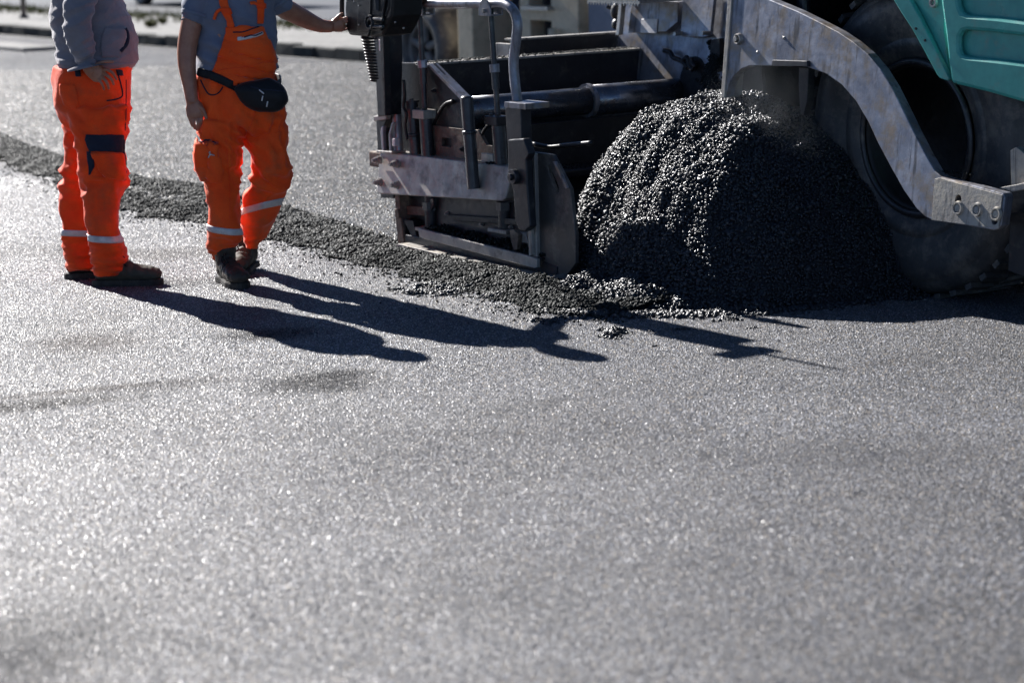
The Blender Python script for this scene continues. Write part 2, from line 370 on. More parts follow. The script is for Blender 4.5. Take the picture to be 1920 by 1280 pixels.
# ================================================================= SETTING
def sheet(name, corners, z, mat, div=1):
    m = MB(); vs = [m.bm.verts.new((x, y, z)) for x, y in corners]; m.bm.faces.new(vs)
    o = m.build(name, mat); o['kind'] = 'structure'; return o
sheet('ground', [(-200, -20), (200, -20), (200, 260), (-200, 260)], 0, M['road'])
def msheet(name, t0, t1, s0, s1, z, mat):
    return sheet(name, [W(t0, s0)[:2], W(t1, s0)[:2], W(t1, s1)[:2], W(t0, s1)[:2]], z, mat)
KS = 7.44
# fresh mat laid behind the machine, a real layer with its own side
m = MB(); lo, hi = W(-90, .2, .0), W(-.75, 7.36, .035)
c = [(-90, 1.2), (-9, .95), (-6.6, .56), (-4.4, .46), (-2.8, .26), (-.9, .05), (-.9, 7.36), (-90, 7.36)]
vs0 = [m.bm.verts.new(W(a, b, .002)) for a, b in c]; vs1 = [m.bm.verts.new(W(a, b, .04)) for a, b in c]
m.bm.faces.new(vs1)
for i in range(len(c)): m.bm.faces.new((vs0[i], vs0[(i+1) % len(c)], vs1[(i+1) % len(c)], vs1[i]))
o = m.build('fresh_mat', M['fresh']); o['kind'] = 'structure'

# exposed aggregate: each stone is real, pressed half into the bitumen
OV = np.array([[1, 0, 0], [0, 1, 0], [-1, 0, 0], [0, -1, 0], [.1, 0, .9], [0, 0, -1.]]); OF = np.array([[0, 1, 4], [1, 2, 4], [2, 3, 4], [3, 0, 4]])
def chips(pos, size, flat=.75):
    n = len(pos); v = OV[None, :5]*(1+nr.uniform(-.35, .35, (n, 5, 1))); v = v+nr.uniform(-.22, .22, (n, 5, 3))*np.array([1, 1, .9]); v[:, :, 2] *= flat
    v[:, :4, 2] -= .25; a = nr.uniform(0, 6.283, n); c, s_ = np.cos(a)[:, None], np.sin(a)[:, None]
    x = v[:, :, 0]*c-v[:, :, 1]*s_; y = v[:, :, 0]*s_+v[:, :, 1]*c; V = np.stack([x, y, v[:, :, 2]], -1)*size[:, None, None]+pos[:, None, :]
    return V.reshape(-1, 3), (OF[None]+(np.arange(n)*5)[:, None, None]).reshape(-1, 3)
def road_grid(y0, y1, sp, z, test):
    out = []; y = y0
    while y < y1:
        hw = y*.2145+.25; x = np.arange(-hw, hw, sp); out.append(np.stack([x, np.full_like(x, y)], 1)); y += sp
    p = np.concatenate(out); p += nr.uniform(-.5, .5, p.shape)*sp
    d = p-np.array([ORG.x, ORG.y]); t_ = d@np.array([TV.x, TV.y]); s_ = d@np.array([SV.x, SV.y])
    ok_ = test(t_, s_); return np.concatenate([p[ok_], np.full((ok_.sum(), 1), z)], 1)
OEP = [(-40, 3.2), (-30, 2.2), (-12, 1.05), (-8.6, .52), (-7.4, .345), (-5.76, .09), (-4.2, -.24), (-3.2, -.17), (-2.02, -.265), (-.7, -.42), (.08, -.49), (.6, -.53), (.95, -.45), (1.0, 9)]
sedge = lambda t_: np.interp(t_, [p[0] for p in OEP], [p[1] for p in OEP])
pp = road_grid(4.7, 16.5, .0088, -.0005, lambda t_, s_: (s_ < sedge(t_)+.02) | ((t_ > .9) & (s_ < 1.9)))
V, F = chips(pp, nr.uniform(.0030, .0066, len(pp)))
o = link_mesh('road_stones', np_mesh('road_stones', V, F), M['stone']); o['kind'] = 'structure'
pp = road_grid(12., 27, .0185, .040, lambda t_, s_: (s_ > sedge(t_)+.22) & (t_ < -.9) & (s_ < 7.36))
V, F = chips(pp, nr.uniform(.005, .0115, len(pp)), .6)
o = link_mesh('mat_stones', np_mesh('mat_stones', V, F), M['fstone']); o['kind'] = 'structure'

# kerb: rough stones end to end
m = MB(); t = -48.
while t < 60:
    L_ = rnd.uniform(.42, .62); dz = rnd.uniform(-.012, .012); ds = rnd.uniform(-.012, .012)
    m.box((t+.012, KS+ds, -.05), (t+L_-.012, KS+.16, .165+dz)); t += L_
m.box((-48, KS+.03, -.05), (60, KS+.15, .12))
for v in m.bm.verts: v.co = MW @ (v.co+Vector((rnd.uniform(-.006, .006), rnd.uniform(-.008, .008), rnd.uniform(-.006, .006))))
o = m.build('kerb', M['kerb'], bevel=.012); o['kind'] = 'structure'
m = MB(); m.box((-48, KS+.16, -.05), (60, 10.3, .15))
for v in m.bm.verts: v.co = MW @ v.co
o = m.build('pavement', M['pave']); o['kind'] = 'structure'
msheet('side_road', -90, 60, 10.3, 40, .012, M['tarmac'])
# verge grass: blades
gp = []
for k in range(5200):
    t_, s_ = rnd.uniform(-33, -14), rnd.gauss(9.9, .3)+.12*math.sin(rnd.random()*9)
    gp.append((t_, s_))
V = []; F = []
for (t_, s_) in gp:
    if noise.noise(Vector((t_*.9, s_*2, 3))) < -.25: continue
    b0 = W(t_, s_, .15); h = rnd.uniform(.03, .10); a = rnd.uniform(0, 6.28); w = .012; i = len(V)
    d = Vector((math.cos(a), math.sin(a), 0))
    V += [b0-d*w, b0+d*w, b0+d*rnd.uniform(-.03, .03)+Vector((-d.y*.02, d.x*.02, h))]; F.append((i, i+1, i+2))
me = np_mesh('verge_grass', np.array([v[:] for v in V]), np.array(F))
tag(link_mesh('verge_grass', me, M['grass']), 'thin green grass verge along the pale pavement beyond the kerb', 'grass', kind='stuff')
# weeds
for (px, py, lab) in ((283, 52, 'larger dark weed clump growing on the pale pavement just behind the kerb'), (305, 46, 'smaller dark weed clump farther from the kerb on the pale pavement')):
    b0 = G(px, py, .15); m = MB()
    for k in range(70):
        a = rnd.uniform(0, 6.28); l = rnd.uniform(.03, .12)*(1. if px == 283 else .8); e = rnd.uniform(.02, .12)
        d = Vector((math.cos(a), math.sin(a), 0)); v = [m.bm.verts.new(b0+d*.01), m.bm.verts.new(b0+d*l*.6+Vector((-d.y, d.x, 0))*.018+Vector((0, 0, e))), m.bm.verts.new(b0+d*l+Vector((0, 0, e*.7)))]
        m.bm.faces.new(v)
    tag(m.build('weed', M['grass']), lab, 'plant')
# utility cover slab near the left edge, proud of the mat
pl = [onz for onz in (toM(G(0, 103)), toM(G(85, 98)), toM(G(112, 100)))]
m = MB(); m.box((-24, 5.75, .0), (-19.4, 6.25, .085))
for v in m.bm.verts: v.co = MW @ v.co
tag(m.build('trench_cover', M['pave'], bevel=.01), 'long pale flat slab lying on the road left of the grey hoodie', 'slab')

# post on the pavement
b0 = G(45, 35, .15)
r_ = empty('signpost', Matrix.Translation(b0))
tag(r_, 'thin dark wooden post standing on the pale pavement at the far left', 'post')
MB().tube([(0, 0, 0), (0, 0, 2.3)], .042, 12).build('pole', M['rust'], r_)
MB().tube([(0, 0, 0), (0, 0, .05)], [.085, .06], 16).build('base_plate', M['dark'], r_)

# parked car, only its lower front corner reaches into the picture
def car(name, px, py, lab):
    c = toM(G(px, py, .012)); t0, s0 = c[0], c[1]
    r = empty(name, Matrix.Translation(W(t0, s0, .012)) @ Matrix.Rotation(-YAW, 4, 'Z'))
    tag(r, lab, 'car')
    body = [(-1.0, .22), (-1.05, .55), (-.75, .78), (.25, .92), (.9, 1.38), (2.2, 1.42), (3.0, .98), (3.45, .88), (3.5, .3), (3.0, .2), (2.95, .36)]
    body += [(2.62+.36*math.cos(R(a)), .3+.36*math.sin(R(a))) for a in range(20, 161, 20)]+[(2.28, .2), (.38, .2)]
    body += [(.36*math.cos(R(a)), .3+.36*math.sin(R(a))) for a in range(20, 161, 20)]+[(-.36, .22)]
    MB().prism(body, 0.0, 1.65).build('body', M['navy'], r, bevel=.03)
    MB().prism([(.5, .98), (.98, 1.33), (1.45, 1.36), (1.45, .98)], -.012, .02).build('window', M['glass'], r)
    MB().prism([(1.52, .98), (1.52, 1.36), (2.15, 1.36), (2.7, 1.0)], -.012, .02).build('window', M['glass'], r)
    for wx in (0, 2.62):
        for wy in (.06, 1.42):
            w = MB().lathe([(-.02, .2), (-.03, .27), (-.01, .31), (.05, .32), (.15, .32), (.19, .27), (.19, .2)], (wx, wy, .32), seg=32).build('wheel', M['rubber'], r, smooth=True)
            q = MB(); q.lathe([(-.015, .17), (-.02, .2), (.05, .2), (.05, .17)], (wx, wy, .32), seg=32); q.lathe([(-.02, .002), (-.02, .04), (.03, .04), (.03, .002)], (wx, wy, .32), seg=16)
            for k in range(5):
                a = 2*math.pi*k/5; q.cyl((wx+.03*math.cos(a), wy-.005, .32+.03*math.sin(a)), (wx+.18*math.cos(a), wy, .32+.18*math.sin(a)), .022, 8)
            q.build('rim', M['bolt'], w)
    MB().box((-1.02, .1, .5), (-.98, .4, .66)).build('headlight', M['glass'], r, bevel=.01)
    MB().box((-1.02, 1.25, .5), (-.98, 1.55, .66)).build('headlight', M['glass'], r, bevel=.01)
car('parked_car', 258, 11, 'dark parked car whose front wheel shows behind the man in the grey hoodie')
car('parked_car', 20, -40, 'dark blurred car parked across the side road at the far left corner')

# pale low wall and building beyond the pavement (blurred, behind the second man)
b_ = empty('building', Matrix.Translation(W(-17.5, 11.6, .15)) @ Matrix.Rotation(-YAW, 4, 'Z'))
tag(b_, 'grey rendered building wall out of focus beyond the pavement behind the reaching arm', 'building')
MB().box((0, 0, 0), (9, .3, 4.)).build('wall', M['slate'], b_)
MB().box((-.03, -.04, 0), (9, 0, .22)).build('plinth', M['pave'], b_)
for x in (1.2, 3.4, 5.6): 
    f = MB().box((x, -.03, 1.3), (x+1., 0, 2.5)).build('window', M['cream'], b_); MB().box((x+.07, -.05, 1.37), (x+.93, -.031, 2.43)).build('pane', M['glass'], f)

# ================================================================= WORKS TRUCK behind the paver (out of focus)
TS = 5.2
r_ = empty('works_truck', MW.copy())
tag(r_, 'blurred cream and navy truck behind the paver with recessed steps in its side', 'truck')
def bt(px, py, s=TS): return onS(px, py, s)
def trect(x0, y0, x1, y1, s0, s1, name, mat, par=r_, bev=.01, ext=0.):
    a, b = bt(x0, (y0+y1)/2, s0), bt(x1, (y0+y1)/2, s0); z1, z0 = bt((x0+x1)/2, y0, s0).z, bt((x0+x1)/2, y1, s0).z
    return MB().box((a.x, s0, z0), (b.x, s1, z1+ext)).build(name, mat, par, bevel=bev)
trect(740, -10, 1240, 118, TS+.12, TS+2.2, 'chassis', M['navy'], ext=.9)
trect(858, -10, 886, 118, TS-.30, TS+.12, 'pillar', M['cream'], ext=.6)
trect(884, -10, 905, 118, TS+.05, TS+.12, 'panel', M['slate'])
# cream side panel with two step recesses
x0, x1 = bt(993, 40).x, bt(1103, 40).x; zt, zb = bt(1040, -30).z, bt(1040, 100).z
h1 = [(bt(1012, 40).x, bt(1030, 79).z), (bt(1052, 40).x, bt(1030, 79).z), (bt(1052, 40).x, bt(1030, 38).z), (bt(1012, 40).x, bt(1030, 38).z)]
h2 = [(bt(1010, 40).x, bt(1030, 11).z), (bt(1052, 40).x, bt(1030, 11).z), (bt(1052, 40).x, bt(1030, -18).z), (bt(1010, 40).x, bt(1030, -18).z)]
MB().prism([(x0, zb), (x1, zb), (x1, zt), (x0, zt)], TS-.1, TS+.05, holes=[h1, h2]).build('side_panel', M['cream'], r_, bevel=.006)
for h in (h1, h2): MB().box((h[0][0]-.03, TS-.16, h[0][1]-.03), (h[1][0]+.03, TS-.1, h[0][1])).build('step', M['bolt'], r_)
MB().tube([(bt(1066, 75).x, TS-.16, bt(1066, 85).z), (bt(1066, 75).x, TS-.16, bt(1066, 52).z)], .035, 12).build('filler_cap', M['cream'], r_, smooth=True)
trect(1103, -10, 1165, 100, TS-.05, TS+.1, 'tank', M['slate'], ext=.4)
wc = bt(792, 40, TS-.25)
w = MB().lathe([(-.02, .22), (-.05, .30), (-.02, .36), (.06, .39), (.24, .39), (.3, .33), (.3, .22)], (wc.x, TS-.25, .50), seg=48).build('wheel', M['rubber'], r_, smooth=True)
q = MB(); q.lathe([(0, .20), (-.02, .23), (.1, .23), (.1, .20)], (wc.x, TS-.25, .50), seg=40)
for k in range(5):
    a = 2*math.pi*(k+.25)/5; q.cyl((wc.x+.05*math.cos(a), TS-.22, .50+.05*math.sin(a)), (wc.x+.21*math.cos(a), TS-.22, .50+.21*math.sin(a)), .035, 8)
q.build('rim', M['pave'], w)
MB().tube([(wc.x-.46*math.cos(R(a)), TS+.02, .52+.5*math.sin(R(a))) for a in range(0, 181, 12)], (.02), 8).build('mudguard', M['slate'], r_)

# ================================================================= ASPHALT PILE AND LOOSE EDGE (stuff)
def sstep(x): x = np.clip(x, 0, 1); return x*x*(3-2*x)
def pile_h(t, s):
    dt, ds = t-.39, s-.69; a = np.arctan2(ds, dt); r = np.hypot(dt, ds)
    deg = np.degrees(a); wob = .012*np.sin(8*a)+.012*np.sin(13*a+2)
    Rr = np.interp(deg, [-180, -130, -105, -90, -75, -60, -42, -20, 0, 20, 90, 180], [.98, .80, .72, .70, .76, .88, 1.03, 1.08, 1.08, 1.12, 1.22, .98])+wob
    Rb = np.interp(deg, [-180, -100, -84, -66, -42, 0, 20, 90, 180], [.9, .85, 1.04, 1.08, 1.09, 1.09, 1.12, 1.15, .9])+wob
    u = np.clip(r/Rr, 0, 1.4)
    h = .85*(1-.88*u**2.15-.12*u**7)
    toe = np.minimum(.075, .075*(1.-r/Rb)/.12)*sstep((t-.22)/.15)
    h = np.maximum(h, toe)
    k = sstep((s+.04)/.14); kt = sstep((t-.06)/.24)          # the end gate keeps the mix in
    h = np.where(h > 0, h*np.maximum(k, kt), h)
    h2 = .34*np.exp(-((t-.2)/.42)**2)*np.clip((s-.0)/.3, 0, 1)*np.clip((3.4-s)/.3, 0, 1)-.02
    return np.maximum(h, h2)
ts = np.arange(-.7, 1.7, .02); ss = np.arange(-.75, 3.4, .02)
TT, SS = np.meshgrid(ts, ss, indexing='ij')
HH = pile_h(TT, SS)+fnoise(TT, SS, 4., 3)*.045+fnoise(TT, SS, 14., 9)*.022
Vb = np.stack([TT, SS, HH-.012], -1).reshape(-1, 3); n0, n1 = TT.shape
idx = np.arange(n0*n1).reshape(n0, n1)
Fq = np.stack([idx[:-1, :-1], idx[1:, :-1], idx[1:, 1:], idx[:-1, 1:]], -1).reshape(-1, 4)
keep = (HH.ravel()[Fq].max(1) > -.01) & (~((Vb[Fq][:, :, 0].mean(1) < -.3) & (Vb[Fq][:, :, 1].mean(1) < -.02)))
Fq = Fq[keep]; Ft = np.concatenate([Fq[:, [0, 1, 2]], Fq[:, [0, 2, 3]]])
def hsample(t, s):
    i = np.clip(((t+.7)/.02).astype(int), 0, n0-1); j = np.clip(((s+.75)/.02).astype(int), 0, n1-1); return HH[i, j]
A3 = Vb[Ft]; cr = np.cross(A3[:, 1]-A3[:, 0], A3[:, 2]-A3[:, 0]); ar_ = np.linalg.norm(cr, axis=1); mid = A3.mean(1)
ar_ = ar_*(mid[:, 2] > -.015)*np.where((mid[:, 0] < -.3) | (mid[:, 1] > 1.8), .15, 1.)
n = 120000; pick = np.searchsorted(np.cumsum(ar_)/ar_.sum(), nr.rand(n)); r1, r2 = np.sqrt(nr.rand(n)), nr.rand(n)
pts3 = A3[pick, 0]*(1-r1)[:, None]+A3[pick, 1]*(r1*(1-r2))[:, None]+A3[pick, 2]*(r1*r2)[:, None]+cr[pick]/ar_.clip(1e-9)[pick][:, None]*0
nn = cr[pick]/np.linalg.norm(cr[pick], axis=1)[:, None]; pts3 = pts3+nn*(.006+nr.uniform(-.006, .008, n))[:, None]
pt, ps, hz = pts3.T
sz = .0030+.0068*nr.rand(len(pt))**1.6; big = nr.rand(len(pt)) < .04; sz[big] *= 1.7
Vs, Fs = stones(pts3, sz)
# stragglers round the toe of the heap
a = nr.uniform(-1.35, .5, 2600); rr = 1.13-.10*np.clip(np.cos(a), 0, 1)**3+np.abs(nr.normal(0, .05, 2600)); pt = .36+rr*np.cos(a); ps = .62+rr*np.sin(a)
sz2 = nr.uniform(.004, .014, 2600); V3, F3 = stones(np.stack([pt, ps, sz2*.6], 1), sz2)
VV = np.concatenate([Vb, Vs, V3]); FF = np.concatenate([Ft, Fs+len(Vb), F3+len(Vb)+len(Vs)])
me = np_mesh('asphalt_pile', VV, FF)
o = link_mesh('asphalt_pile', me, M['hot']); o.matrix_world = MW
tag(o, 'tall heap of loose black hot asphalt mix between the screed and the big wheel', 'asphalt heap', kind='stuff')

oe = [(-30, 2.2), (-12, 1.05), (-8.6, .52), (-7.4, .345), (-5.76, .09), (-4.2, -.24), (-3.6, -.30), (-3.2, -.17), (-2.02, -.265), (-.7, -.42), (.08, -.49), (.6, -.53), (.95, -.45)]
ie = [(-30, 2.9), (-12, 1.6), (-8.66, .91), (-6.66, .54), (-5.16, .37), (-4.43, .46), (-2.81, .24), (-1.31, -.03), (-.6, -.12), (0, -.15), (.6, -.1), (.95, 0)]
def lerp(pts, t): return np.interp(t, [p[0] for p in pts], [p[1] for p in pts])
ts = np.concatenate([np.arange(-30, -9, .1), np.arange(-9, 1., .03)]); us = np.linspace(-.06, 1.1, 26)
TT, UU = np.meshgrid(ts, us, indexing='ij')
so, si = lerp(oe, TT), lerp(ie, TT); so = so+.035*np.sin(TT*6.1)+.03*np.sin(TT*14.7+1); SS = so+(si-so)*UU
prof = np.clip(np.sin(np.clip(UU, 0, 1)**.75*math.pi*.62), 0, 1)*.045
HE = prof+fnoise(TT, SS, 7., 5)*.014*np.clip(UU*4, 0, 1)-.004
Vb = np.stack([TT, SS, HE], -1).reshape(-1, 3); n0, n1 = TT.shape; idx = np.arange(n0*n1).reshape(n0, n1)
Fq = np.stack([idx[:-1, :-1], idx[1:, :-1], idx[1:, 1:], idx[:-1, 1:]], -1).reshape(-1, 4)
Ft = np.concatenate([Fq[:, [0, 1, 2]], Fq[:, [0, 2, 3]]])
n = 36000
pt = np.where(nr.rand(n) < .93, nr.uniform(-9.4, 1., n), nr.uniform(-20, -9.4, n)); uu = np.where(nr.rand(n) < .9, nr.uniform(0, 1.08, n), -np.abs(nr.normal(0, .06, n)))
so, si = lerp(oe, pt), lerp(ie, pt); so = so+.035*np.sin(pt*6.1)+.03*np.sin(pt*14.7+1); ps = so+(si-so)*uu
hz = np.clip(np.sin(np.clip(uu, 0, 1)**.75*math.pi*.62), 0, 1)*.045
sz = nr.uniform(.004, .0115, n)*np.where(pt < -1.2, 1.1, .95)
hz = hz+fnoise(pt, ps, 7., 5)*.014*np.clip(uu*4, 0, 1)+np.where(uu < 0, sz*.5, 0)
Vs, Fs = stones(np.stack([pt, ps, hz+.001], 1), sz)
VV = np.concatenate([Vb, Vs]); FF = np.concatenate([Ft, Fs+len(Vb)])
o = link_mesh('loose_asphalt_edge', np_mesh('loose_asphalt_edge', VV, FF), M['crumb']); o.matrix_world = MW
tag(o, 'low ragged ridge of loose dark asphalt crumbs along the edge of the fresh mat', 'asphalt ridge', kind='stuff')
# scattered crumbs on the old road
n = 1700; k = 0; P_ = []
for i in range(n):
    t_ = rnd.uniform(-7, 1.15); s_ = lerp(oe, t_)-abs(rnd.gauss(0, .15))**1.3*1.3; P_.append(W(t_, s_, .003))
sz = nr.uniform(.002, .008, n)**1.0
Vs, Fs = stones(np.array([p[:] for p in P_]), sz)
tag(link_mesh('scattered_crumbs', np_mesh('scattered_crumbs', Vs, Fs), M['crumb']), 'sparse black asphalt crumbs scattered on the old road beside the ridge', 'crumbs', kind='stuff')

# ================================================================= THE PAVER (machine frame, one thing)
pv = empty('asphalt_paver', MW.copy())
tag(pv, 'teal wheeled asphalt paver with dark steel screed and a big tyre behind its grey arm', 'asphalt paver')
def v3(px, py, s): return onS(px, py, s)
def plate(name, pts, s0, s1, mat, holes=(), par=pv, bevel=.003, label=None, base=None):
    b = s0 if base is None else base
    return MB().prism(PS(pts, b), s0, s1, [PS(h, b) for h in holes]).build(name, mat, par, bevel=bevel, label=label)
def hexbolt(mb, c, r=.017, d=.03, ax=-1):
    c = Vector(c); mb.cyl(c, c+Vector((0, ax*d*.6, 0)), r*1.25, 14); mb.tube([c+Vector((0, ax*d*.6, 0)), c+Vector((0, ax*d*1.2, 0))], r, 6); mb.cyl(c+Vector((0, ax*d*1.2, 0)), c+Vector((0, ax*d*1.7, 0)), r*.55, 10)

def lean(o, k, z0):
    for v in o.data.vertices: v.co.y += k*(v.co.z-z0)
# --- screed end
beam = plate('side_beam', [(707, 288), (712, 285), (948, 313), (957, 318), (950, 372), (944, 377), (716, 363), (711, 359)], -.07, .03, M['beam'], bevel=.006); lean(beam, .16, .41)
for (x, y) in ((713, 300), (746, 307), (716, 341), (748, 346)):
    b = MB(); hexbolt(b, v3(x, y, -.07)); b.build('bolt', M['beam'], beam)
MB().box((-1.62, -.02, .42), (-1.46, .12, .50)).build('rear_block', M['rust'], pv, bevel=.008)
plate('lower_bracket', [(713, 360), (738, 362), (738, 372), (714, 371)], -.02, .05, M['dark'])
def post(name, x0, y0, x1, y1, s, r, mat, ring=None, cap=False, par=pv):
    a, b = v3(x0, y0, s), v3(x1, y1, s); m_ = MB(); m_.tube([a, b], r, 20)
    d = (b-a).normalized()
    if ring: 
        c = a.lerp(b, (ring-y0)/(y1-y0)); m_.tube([c-d*.010, c-d*.005, c+d*.005, c+d*.010], [r, r*1.16, r*1.16, r], 20)
    if cap: m_.tube([a-d*.012, a-d*.0], r*1.25, 20); m_.tube([a-d*.022, a-d*.012], r*.4, 10)
    return m_.build(name, mat, par, smooth=False, bevel=.002)
post('guide_post', 772, 193, 780, 298, 0, .031, M['cyl'], ring=253, cap=True)
g2 = post('guide_post', 875, 185, 888, 354, -.10, .031, M['cyl'], ring=248)
MB().ball(v3(875, 185, -.10), .031, (1, 1, .55)).build('post_cap', M['cyl'], g2, smooth=True)
for (xa, ya, xb, yb, xc, yc, s, foot) in ((787, 26, 797, 214, 803, 300, -.01, (809, 430)), (920, 22, 934, 226, 940, 310, -.01, (947, 432))):
    rod = post('lift_rod', xa, ya, xb, yb, s, .0135, M['cyl'])
    k = .5 if xa < 800 else .52
    a, b = v3(xa, ya, s), v3(xb, yb, s); c = a.lerp(b, k); d = (b-a).normalized()
    MB().tube([c-d*.02, c+d*.02], .025, 8).build('lock_nut', M['steel'], rod, bevel=.003)
    MB().tube([c+d*.02, c+d*.10], .019, 14).build('sleeve', M['cyl'], rod)
    cy = post('lift_cylinder', xb, yb, xc, yc, s, .033, M['cyl'])
    b = v3(xb, yb, s); MB().box(b+Vector((-.06, -.04, -.022)), b+Vector((.045, .04, .022))).build('clamp', M['steel_dirty'] if xa < 800 else M['dark'], cy, bevel=.004)
    for q in (-.03, .02): 
        w_ = MB(); w_.tube([b+Vector((q, -.02, .02)), b+Vector((q, -.02, .034))], .01, 6); w_.build('bolt', M['dark'], cy)
    f = v3(*foot, .02); t0 = Vector((f.x, .02, .32))
    leg = MB().tube([t0, f+Vector((0, 0, .015))], .032, 18).build('lower_cylinder', M['dark'], pv)
    MB().box(f+Vector((-.08, -.05, -.008)), f+Vector((.08, .05, .010))).build('foot_plate', M['steel_dirty'], leg, bevel=.003)
    MB().tube([f+Vector((-.0, 0, .10)), f+Vector((0, 0, .14))], .042, 6).build('foot_nut', M['cyl'], leg)

# --- tubular hoop rail over the screed end
hp = [v3(*p, -.02) for p in ((748, 288), (745, 240), (742, 160), (741, 100), (746, 45), (756, 12), (775, 5), (840, 7), (920, 7), (945, 8), (962, 20), (970, 45), (967, 80), (963, 115), (966, 160), (972, 203))]
MB().tube(smooth_path(hp, 6), .0245, 18, upv=Vector((0, 1, 0))).build('hoop_rail', M['steel'], pv, smooth=True)
for (x, s) in ((920, -.02), (793, -.02)):
    c = v3(x, 8, s); m_ = MB()
    for q in (-.034, .034):
        m_.prism([(c.x-.05, c.z-.055), (c.x+.05, c.z-.055), (c.x+.05, c.z-.02), (c.x+.02, c.z+.03), (c.x-.02, c.z+.03), (c.x-.05, c.z-.02)], s+q-.004, s+q+.004)
    m_.box((c.x-.05, s-.034, c.z-.055), (c.x+.05, s+.034, c.z-.048))
    cl = m_.build('clevis', M['steel'], pv, bevel=.002)
    MB().cyl((c.x, s-.05, c.z-.03), (c.x, s+.05, c.z-.03), .010, 12).build('pin', M['bolt'], cl)
    MB().tube([(c.x, s, c.z-.05), (c.x, s, c.z+.12)], .013, 12).build('rod_end', M['cyl'], cl)
# right upright: folded channel and the end gate's hinge arm
plate('upright_channel', [(947, 203), (951, 200), (976, 199), (978, 262), (984, 300), (955, 320), (950, 260)], -.09, -.03, M['dark'], bevel=.004)
MB().box(v3(946, 202, -.1)+Vector((0, 0, 0)), v3(985, 198, -.1)+Vector((0, .14, .008))).build('top_plate', M['steel'], pv, bevel=.002)
ha = plate('hinge_arm', [(952, 262), (982, 260), (992, 288), (986, 300), (988, 350), (994, 425), (984, 434), (974, 432), (966, 415), (962, 360), (952, 320)], -.13, -.09, M['dark'], bevel=.006)
b = MB(); c = v3(967, 331, -.13); b.cyl(c, c+Vector((0, -.025, 0)), .036, 24); b.cyl(c+Vector((0, -.025, 0)), c+Vector((0, -.04, 0)), .018, 6); b.build('hinge_pin', M['cyl'], ha, bevel=.003)
# end gate with its slot and angle iron
slot = [(1027, 312), (1031, 310), (1047, 350), (1048, 362), (1043, 362), (1029, 325)]
eg = plate('end_gate', [(985, 287), (1000, 285), (1036, 290), (1069, 354), (1079, 440), (1079, 494), (1052, 531), (1000, 514), (990, 480)], -.040, -.02, M['gate'], holes=[slot], bevel=.002)
plate('slot_rib', [(1036, 303), (1040, 303), (1064, 352), (1060, 354)], -.05, -.035, M['steel'], par=eg, bevel=.001)
MB().box(v3(992, 480, -.06), v3(1002, 288, -.06)+Vector((0, .03, 0))).build('angle_iron', M['beam'], eg, bevel=.003)
plate('wear_strip', [(985, 298), (992, 298), (998, 478), (992, 480)], -.075, -.06, M['steel_dirty'], par=eg, bevel=.002)
# screed side shoe: grey angle on top, wedge, long thin runner
sh = MB().prism(PS([(790, 431), (793, 428), (1000, 480), (1013, 485), (1013, 501), (1008, 502), (800, 447), (792, 443)], -.06), -.08, -.06).build('side_shoe', M['beam'], pv, bevel=.003)
a, b2 = v3(790, 430, -.07), v3(1012, 484, -.07)
MB().prism([(a.x, a.z), (b2.x, b2.z), (b2.x, b2.z-.010), (a.x, a.z-.010)], -.06, .03).build('shoe_ledge', M['dark2'], sh, bevel=.002)
plate('shoe_cheek', [(760, 440), (800, 447), (1010, 502), (1018, 490), (1045, 500), (1042, 526), (1030, 527), (760, 462)], -.045, -.02, M['dark'], bevel=.003)
rn = [(742, 459), (746, 457), (900, 494), (1030, 522), (1040, 515), (1042, 527), (1034, 530), (900, 503), (744, 464)]
plate('runner', rn, -.12, -.05, M['steel_dirty'], bevel=.003)
# lower screed body panels between beam and shoe
plate('screed_panel', [(742, 366), (985, 378), (1000, 480), (790, 432), (745, 455)], .03, .06, M['dark'], base=.03, bevel=.002)
plate('screed_panel_lip', [(752, 386), (800, 388), (800, 405), (752, 402)], .0, .03, M['rust'], base=.0)
st = plate('rear_strut', [(740, 364), (748, 365), (751, 400), (757, 455), (748, 462), (742, 420)], -.04, .02, M['rust'], bevel=.003)
plate('rear_strut_lug', [(739, 392), (746, 392), (748, 408), (741, 408)], -.055, -.04, M['rust'], par=st)
plate('rear_strut', [(752, 410), (774, 414), (778, 430), (786, 462), (779, 463), (766, 432), (760, 420), (758, 458), (753, 455)], -.03, .02, M['dark2'], bevel=.003)
plate('rear_strut', [(798, 372), (812, 372), (812, 386), (806, 400), (800, 398)], -.0, .028, M['cyl'], bevel=.003)
MB().prism(PS([(846, 402), (980, 410), (985, 422), (860, 414)], .02), .0, .03).build('stiffener', M['dark2'], pv, bevel=.003)
plate('toe_bracket', [(955, 432), (962, 430), (972, 440), (969, 468), (962, 470), (958, 452)], -.055, -.03, M['rust'])
plate('front_bracket', [(970, 432), (995, 436), (1000, 455), (975, 452)], -.03, .0, M['beam'], base=0)
# crumbs of mix stuck to the shoe ledge and beam
cp = []
for i in range(520):
    u = rnd.random(); p = a.lerp(b2, u); cp.append((p.x+rnd.uniform(-.01, .01), rnd.uniform(-.05, .02), p.z+rnd.uniform(0, .022)*(.4+abs(math.sin(u*13)))))
for i in range(60): 
    p = v3(rnd.uniform(888, 930), 308, -.02); cp.append((p.x, rnd.uniform(-.05, .0), p.z-.01+rnd.uniform(0, .018)))
Vs, Fs = stones(np.array(cp), nr.uniform(.004, .011, len(cp)))
o = link_mesh('stuck_mix', np_mesh('stuck_mix', Vs, Fs), M['crumb'], pv); o['kind'] = 'stuff'

